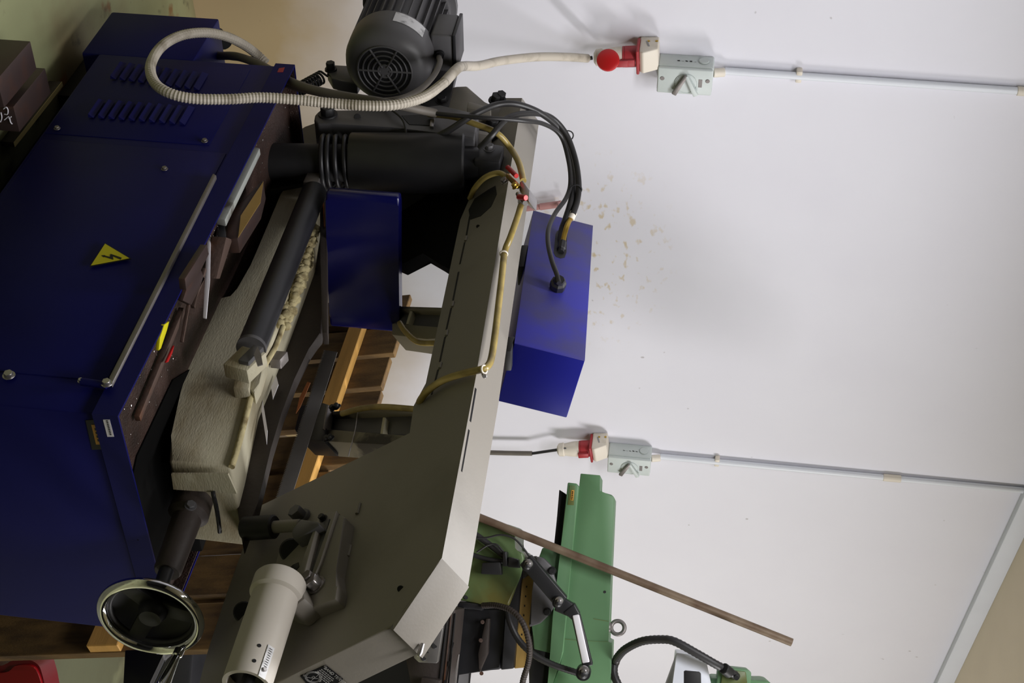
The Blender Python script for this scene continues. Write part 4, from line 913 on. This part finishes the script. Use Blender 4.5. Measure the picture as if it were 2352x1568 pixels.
bar('arm_link', 1306, 1396, 1324, 1418, .020, .014, J, .03, 'black_paint')
bar('arm_link', 1322, 1412, 1350, 1530, .013, .015, J, .02, 'black_paint')
bar('arm_bar', 1322, 1412, 1346, 1522, .0095, .0105, J - .004, .006, 'white_bar')
for x, y, r_ in ((1214, 1294, .0125), (1284, 1379, .0125), (1341, 1540, .0155)): knuckle(x, y, r_)
# lifting eye
eb_ = PD(1396, 1440, DM + .08); ec = PD(1419, 1441, DM + .08)
ey = torus('lifting_eye', ec, F0 + R0 * .35, .0195, .0062, 'steel_dull', G, 40, 14); lathe('eye_collar', eb_, ec - eb_, [(0, 0), (0, .016), (.008, .014), (.012, .009), (.014, 0)], 'steel_dull', ey, 20)
# milling head with its motor
hd = mp_('head_housing', [(1553, 1500), (1556, 1499), (1618, 1506), (1621, 1511), (1633, 1568), (1640, 1660), (1540, 1660), (1545, 1568)], DM - .06, .20, 'duct', G, .004)
prism('housing_side', [PD(1553, 1500, DM - .05), PD(1545, 1568, DM - .05), PD(1538, 1660, DM - .05), PD(1505, 1660, DM + .12), PD(1528, 1568, DM + .12)], R0 * .01, 'dark_paint', hd, .002)
mp_('housing_window', [(1571, 1541), (1574, 1539), (1606, 1542), (1610, 1546), (1612, 1640), (1571, 1640)], DM - .0612, .01, 'black', hd, .001)
tbm = mp_('terminal_box', [(1650, 1534), (1654, 1530), (1718, 1537), (1726, 1544), (1722, 1600), (1644, 1600)], DM - .05, .09, 'green', G, .004)
mp_('box_front', [(1660, 1536), (1713, 1542), (1716, 1565), (1716, 1600), (1652, 1600)], DM - .056, .01, 'green_oily', tbm, .003)
lathe('conduit_gland', PD(1692, 1552, DM - .056), -F0 * .4 + (PD(1672, 1540, DM - .056) - PD(1692, 1552, DM - .056)), [(0, 0), (0, .010), (.012, .009), (.03, .007), (.03, 0)], 'black', tbm, 14)
mp_('head_motor', [(1628, 1566), (1634, 1556), (1734, 1562), (1760, 1562), (1772, 1568), (1790, 1660), (1620, 1660)], DM - .03, .18, 'green', G, .008, 3)
tube('black_hose', [PD(1388, 1531, DM + .08), PD(1410, 1526, DM + .03), PD(1418, 1510, DM - .0), PD(1437, 1490, DM - .04), PD(1475, 1472, DM - .08), PD(1520, 1468, DM - .10), PD(1550, 1473, DM - .11), PD(1600, 1500, DM - .11), PD(1640, 1523, DM - .10), PD(1668, 1538, DM - .08), PD(1690, 1551, DM - .06)], .0118, 'hose_black', G, 14, 10, .05, .006)
tube('black_hose', [PD(1411, 1524, DM + .02), PD(1410, 1545, DM + .01), PD(1419, 1570, DM), PD(1440, 1600, DM), PD(1460, 1650, DM)], .0118, 'hose_black', G, 14, 8, .05, .006)
rod('hose_clamp', PD(1662, 1534, DM - .10), PD(1676, 1545, DM - .08), .016, 'black', G, 14)
base = PD(1000, 1480, DM + .2); base.z = FLOOR
obox('machine_base', base + V((0, 0, .06)), R0 * .36, F0 * .32, ZZ * .06, 'black_paint', G, .01)
# rusty tube leaning across the milling machine
ra = PD(1819, 1475, DM - .04); rb = PD(1106, 1190, DM - .04 - .02); rdv = (rb - ra).normalized(); rf_ = ra + rdv * ((ra.z - FLOOR) / -rdv.z)
rt = tag(recentre(lathe('steel_tube', ra, rdv, [(0, .0075), (0, .0115), ((rf_ - ra).length, .0115), ((rf_ - ra).length, .0)], 'tube_rust', None, 20)), 'long rusty steel tube leaning across the green milling machine', 'tube')

# ------------------------------------------------------------------ loose things
def loose(o, label, cat, group=None): return tag(recentre(o), label, cat, group)
def billet(name, front, depth, m_, bev=.002): return prism(name, front, depth, m_, None, bev)
# bars and plank on the floor in front of the saw; they lie along the saw
a0 = PZ(6, 380, FLOOR); 
pk_n = PZ(34, 338, FLOOR + .03); pk_f = PZ(144, 198, FLOOR + .03); pk_d = (pk_f - pk_n); pk_d.z = 0
pl_ = loose(prism('plank', [pk_n + V((0, 0, -.029)), pk_n + V((0, 0, 0)), pk_n + V((0, -.012, 0)), pk_n + V((0, -.012, -.029))], pk_d, 'cast_dark', None, .001), 'dark narrow plank with light painted on its top edge, lying along the blue cabinet', 'plank')
prism('lit_edge', [p - pl_.location for p in (pk_n + V((0, -.0005, .0)), pk_n + V((0, -.0115, .0)), pk_n + V((0, -.0115, .001)), pk_n + V((0, -.0005, .001)))], pk_d, 'wood_lit', None, 0).parent = pl_  # pale strip paints the light on the plank's top edge
d1 = pk_d.normalized()
sd1 = V((d1.y, -d1.x, 0))
if sd1.y < 0: sd1 = -sd1
def bar_at(nm, near_top, far_top, w_, h_, label, chalk=False, z0=FLOOR):
    n_ = near_top; L_ = (far_top - near_top).length; dd_ = (far_top - near_top).normalized()
    o = prism(nm, [n_, n_ + sd1 * w_, n_ + sd1 * w_ - ZZ * h_, n_ - ZZ * h_], dd_ * L_, 'brown_oak', None, .002)
    return o
zt1 = FLOOR + .075
n1 = PZ(31, 245, zt1); f1 = PZ(103, 152, zt1)
o = bar_at('steel_bar', n1, n1 + d1 * (f1 - n1).length, .058, .073, '')
loose(o, 'dark square steel bar on floor with chalk marks on its end', 'steel bar')
if True:
    for k, pth in enumerate(([(8, 250), (14, 246), (18, 252), (17, 262), (10, 262)], [(2, 258), (4, 270), (1, 280)], [(10, 275), (20, 268), (24, 280), (28, 285)], [(20, 272), (26, 268)])):
        P_ = [hit(x, y, -d1, (-d1).dot(n1) + .0015) for x, y in pth]; t_ = tube('chalk_mark', P_, .0012, 'white_label', o, 6, 5)
zt2 = FLOOR + .085
f2 = PZ(70, 94, zt2)
loose(bar_at('steel_bar', f2 - d1 * .16, f2, .062, .083, ''), 'dark square steel bar on floor, farthest from the blue cabinet', 'steel bar')
# red hood near the lower edge on the right
rh0 = PZ(-30, 1510, FLOOR); rn = -F0
def RP(x, y, off=0): return hit(x, y, F0, F0.dot(CAM) + 2.95 + off)
out = catmull([RP(-60, 1528), RP(5, 1528), RP(22, 1519), RP(45, 1514), RP(70, 1516), RP(88, 1527), RP(96, 1545), RP(104, 1580), RP(110, 1640), RP(60, 1700), RP(-60, 1700)], 5)
rdh = prism('rim', out, FW * .09, 'canister', None, .004, 2)
rr_ = thing('red_canister', 'red rounded metal canister on the floor at the pallet end', 'canister', (rdh.data.vertices[0].co.x, rdh.data.vertices[0].co.y, FLOOR))
for v in rdh.data.vertices: v.co -= rr_.location
rdh.parent = rr_; rdh.name = 'canister_body'
inn = catmull([RP(-60, 1541, -.012), RP(14, 1545, -.012), RP(30, 1531, -.012), RP(52, 1527, -.012), RP(74, 1530, -.012), RP(86, 1545, -.012), RP(96, 1580, -.012), RP(100, 1640, -.012), RP(60, 1690, -.012), RP(-60, 1690, -.012)], 5)
prism('canister_face', inn, FW * .02, 'red_hood', rr_, .005, 3)
# offcuts and scrap in the chip tray
TZ = ZR + .0205
def flat(name, px, z, t, m_, label, cat, group=None, bev=.0008):
    return loose(prism(name, [PZ(x, y, z) for x, y in px], (0, 0, -t), m_, None, bev), label, cat, group)
q = [(593, 340), (585, 334), (498, 500), (516, 505)]
def slab(name, px4, yv, dep, m_, label, cat, bev=.002):
    return loose(prism(name, [PY(x, y, yv) for x, y in px4], (0, dep, 0), m_, None, bev), label, cat)
slab('steel_plate', [(494, 500), (517, 505), (597, 340), (576, 334)], .035, .016, 'scraped', 'grey scraped steel plate standing in the tray near left end', 'steel plate')
slab('black_offcut', [(490, 575), (499, 510), (515, 510), (520, 545), (504, 575)], .055, .02, 'black_paint', 'black steel offcut standing behind the white strip in tray', 'offcut')
ob = slab('brass_block', [(519, 548), (525, 492), (604, 412), (606, 425), (595, 470), (546, 548)], .062, .035, 'brown_oak', 'dark steel block with bright sawn face in the chip tray', 'steel block')
prism('sawn_face', [p - ob.location for p in [PY(547, 545, .0605), PY(553, 495, .0605), PY(605, 416, .0605), PY(598, 465, .0605)]], (0, .001, 0), 'scale_tan', None, 0).parent = ob
flat('brown_offcut', [(497, 640), (520, 545), (534, 550), (505, 640)], TZ + .034, .028, 'rust', 'rusty offcut lying below the dark steel block in tray', 'offcut')
slab('white_strip', [(466, 728), (476, 540), (484, 540), (482, 640), (474, 730)], .048, .003, 'white_bar', 'thin white painted strip standing in the chip tray', 'strip', .0005)
def scrap(a, b, w_, z, t, m_, label, nm='flat_bar'):
    A_ = PZ(*a, z); B_ = PZ(*b, z); d_ = (B_ - A_).normalized(); s_ = V((-d_.y, d_.x, 0))
    return loose(prism(nm, [A_ - s_ * w_, B_ - s_ * w_, B_ + s_ * w_, A_ + s_ * w_], (0, 0, -t), m_, None, .0008), label, 'scrap bar', 'scrap bars in the chip tray')
scrap((322, 962), (424, 712), .0065, TZ + .014, .010, 'rust', 'longest rusty flat bar in the tray, touching the red-edged scrap')
scrap((421, 786), (447, 640), .0025, TZ + .026, .006, 'rust', 'thin rusty strip lying right of the yellow-marked scrap')
scrap((447, 706), (474, 618), .004, TZ + .030, .007, 'rust', 'short brown flat bar beside the white painted strip')
flat('dark_bar', [(428, 666), (425, 640), (475, 562), (480, 583), (462, 620)], TZ + .040, .012, 'brown_oak', 'broad dark flat bar against the white strip in tray', 'scrap bar')
flat('dark_bar', [(420, 690), (430, 660), (462, 620), (470, 640), (440, 700)], TZ + .030, .010, 'brown_oak', 'dark jagged bar below the broad dark bar in tray', 'scrap bar')
flat('yellow_scrap', [(365, 805), (368, 775), (378, 745), (389, 738), (384, 758), (370, 800)], TZ + .024, .006, 'yellow', 'yellow painted curved scrap lying by the blue tray rim', 'scrap piece')
flat('red_scrap', [(382, 833), (399, 797), (401, 793), (396, 812), (387, 831)], TZ + .024, .004, 'red_plastic', 'red and white scrap beside the longest rusty bar', 'scrap piece')
bpy.context.view_layer.update()
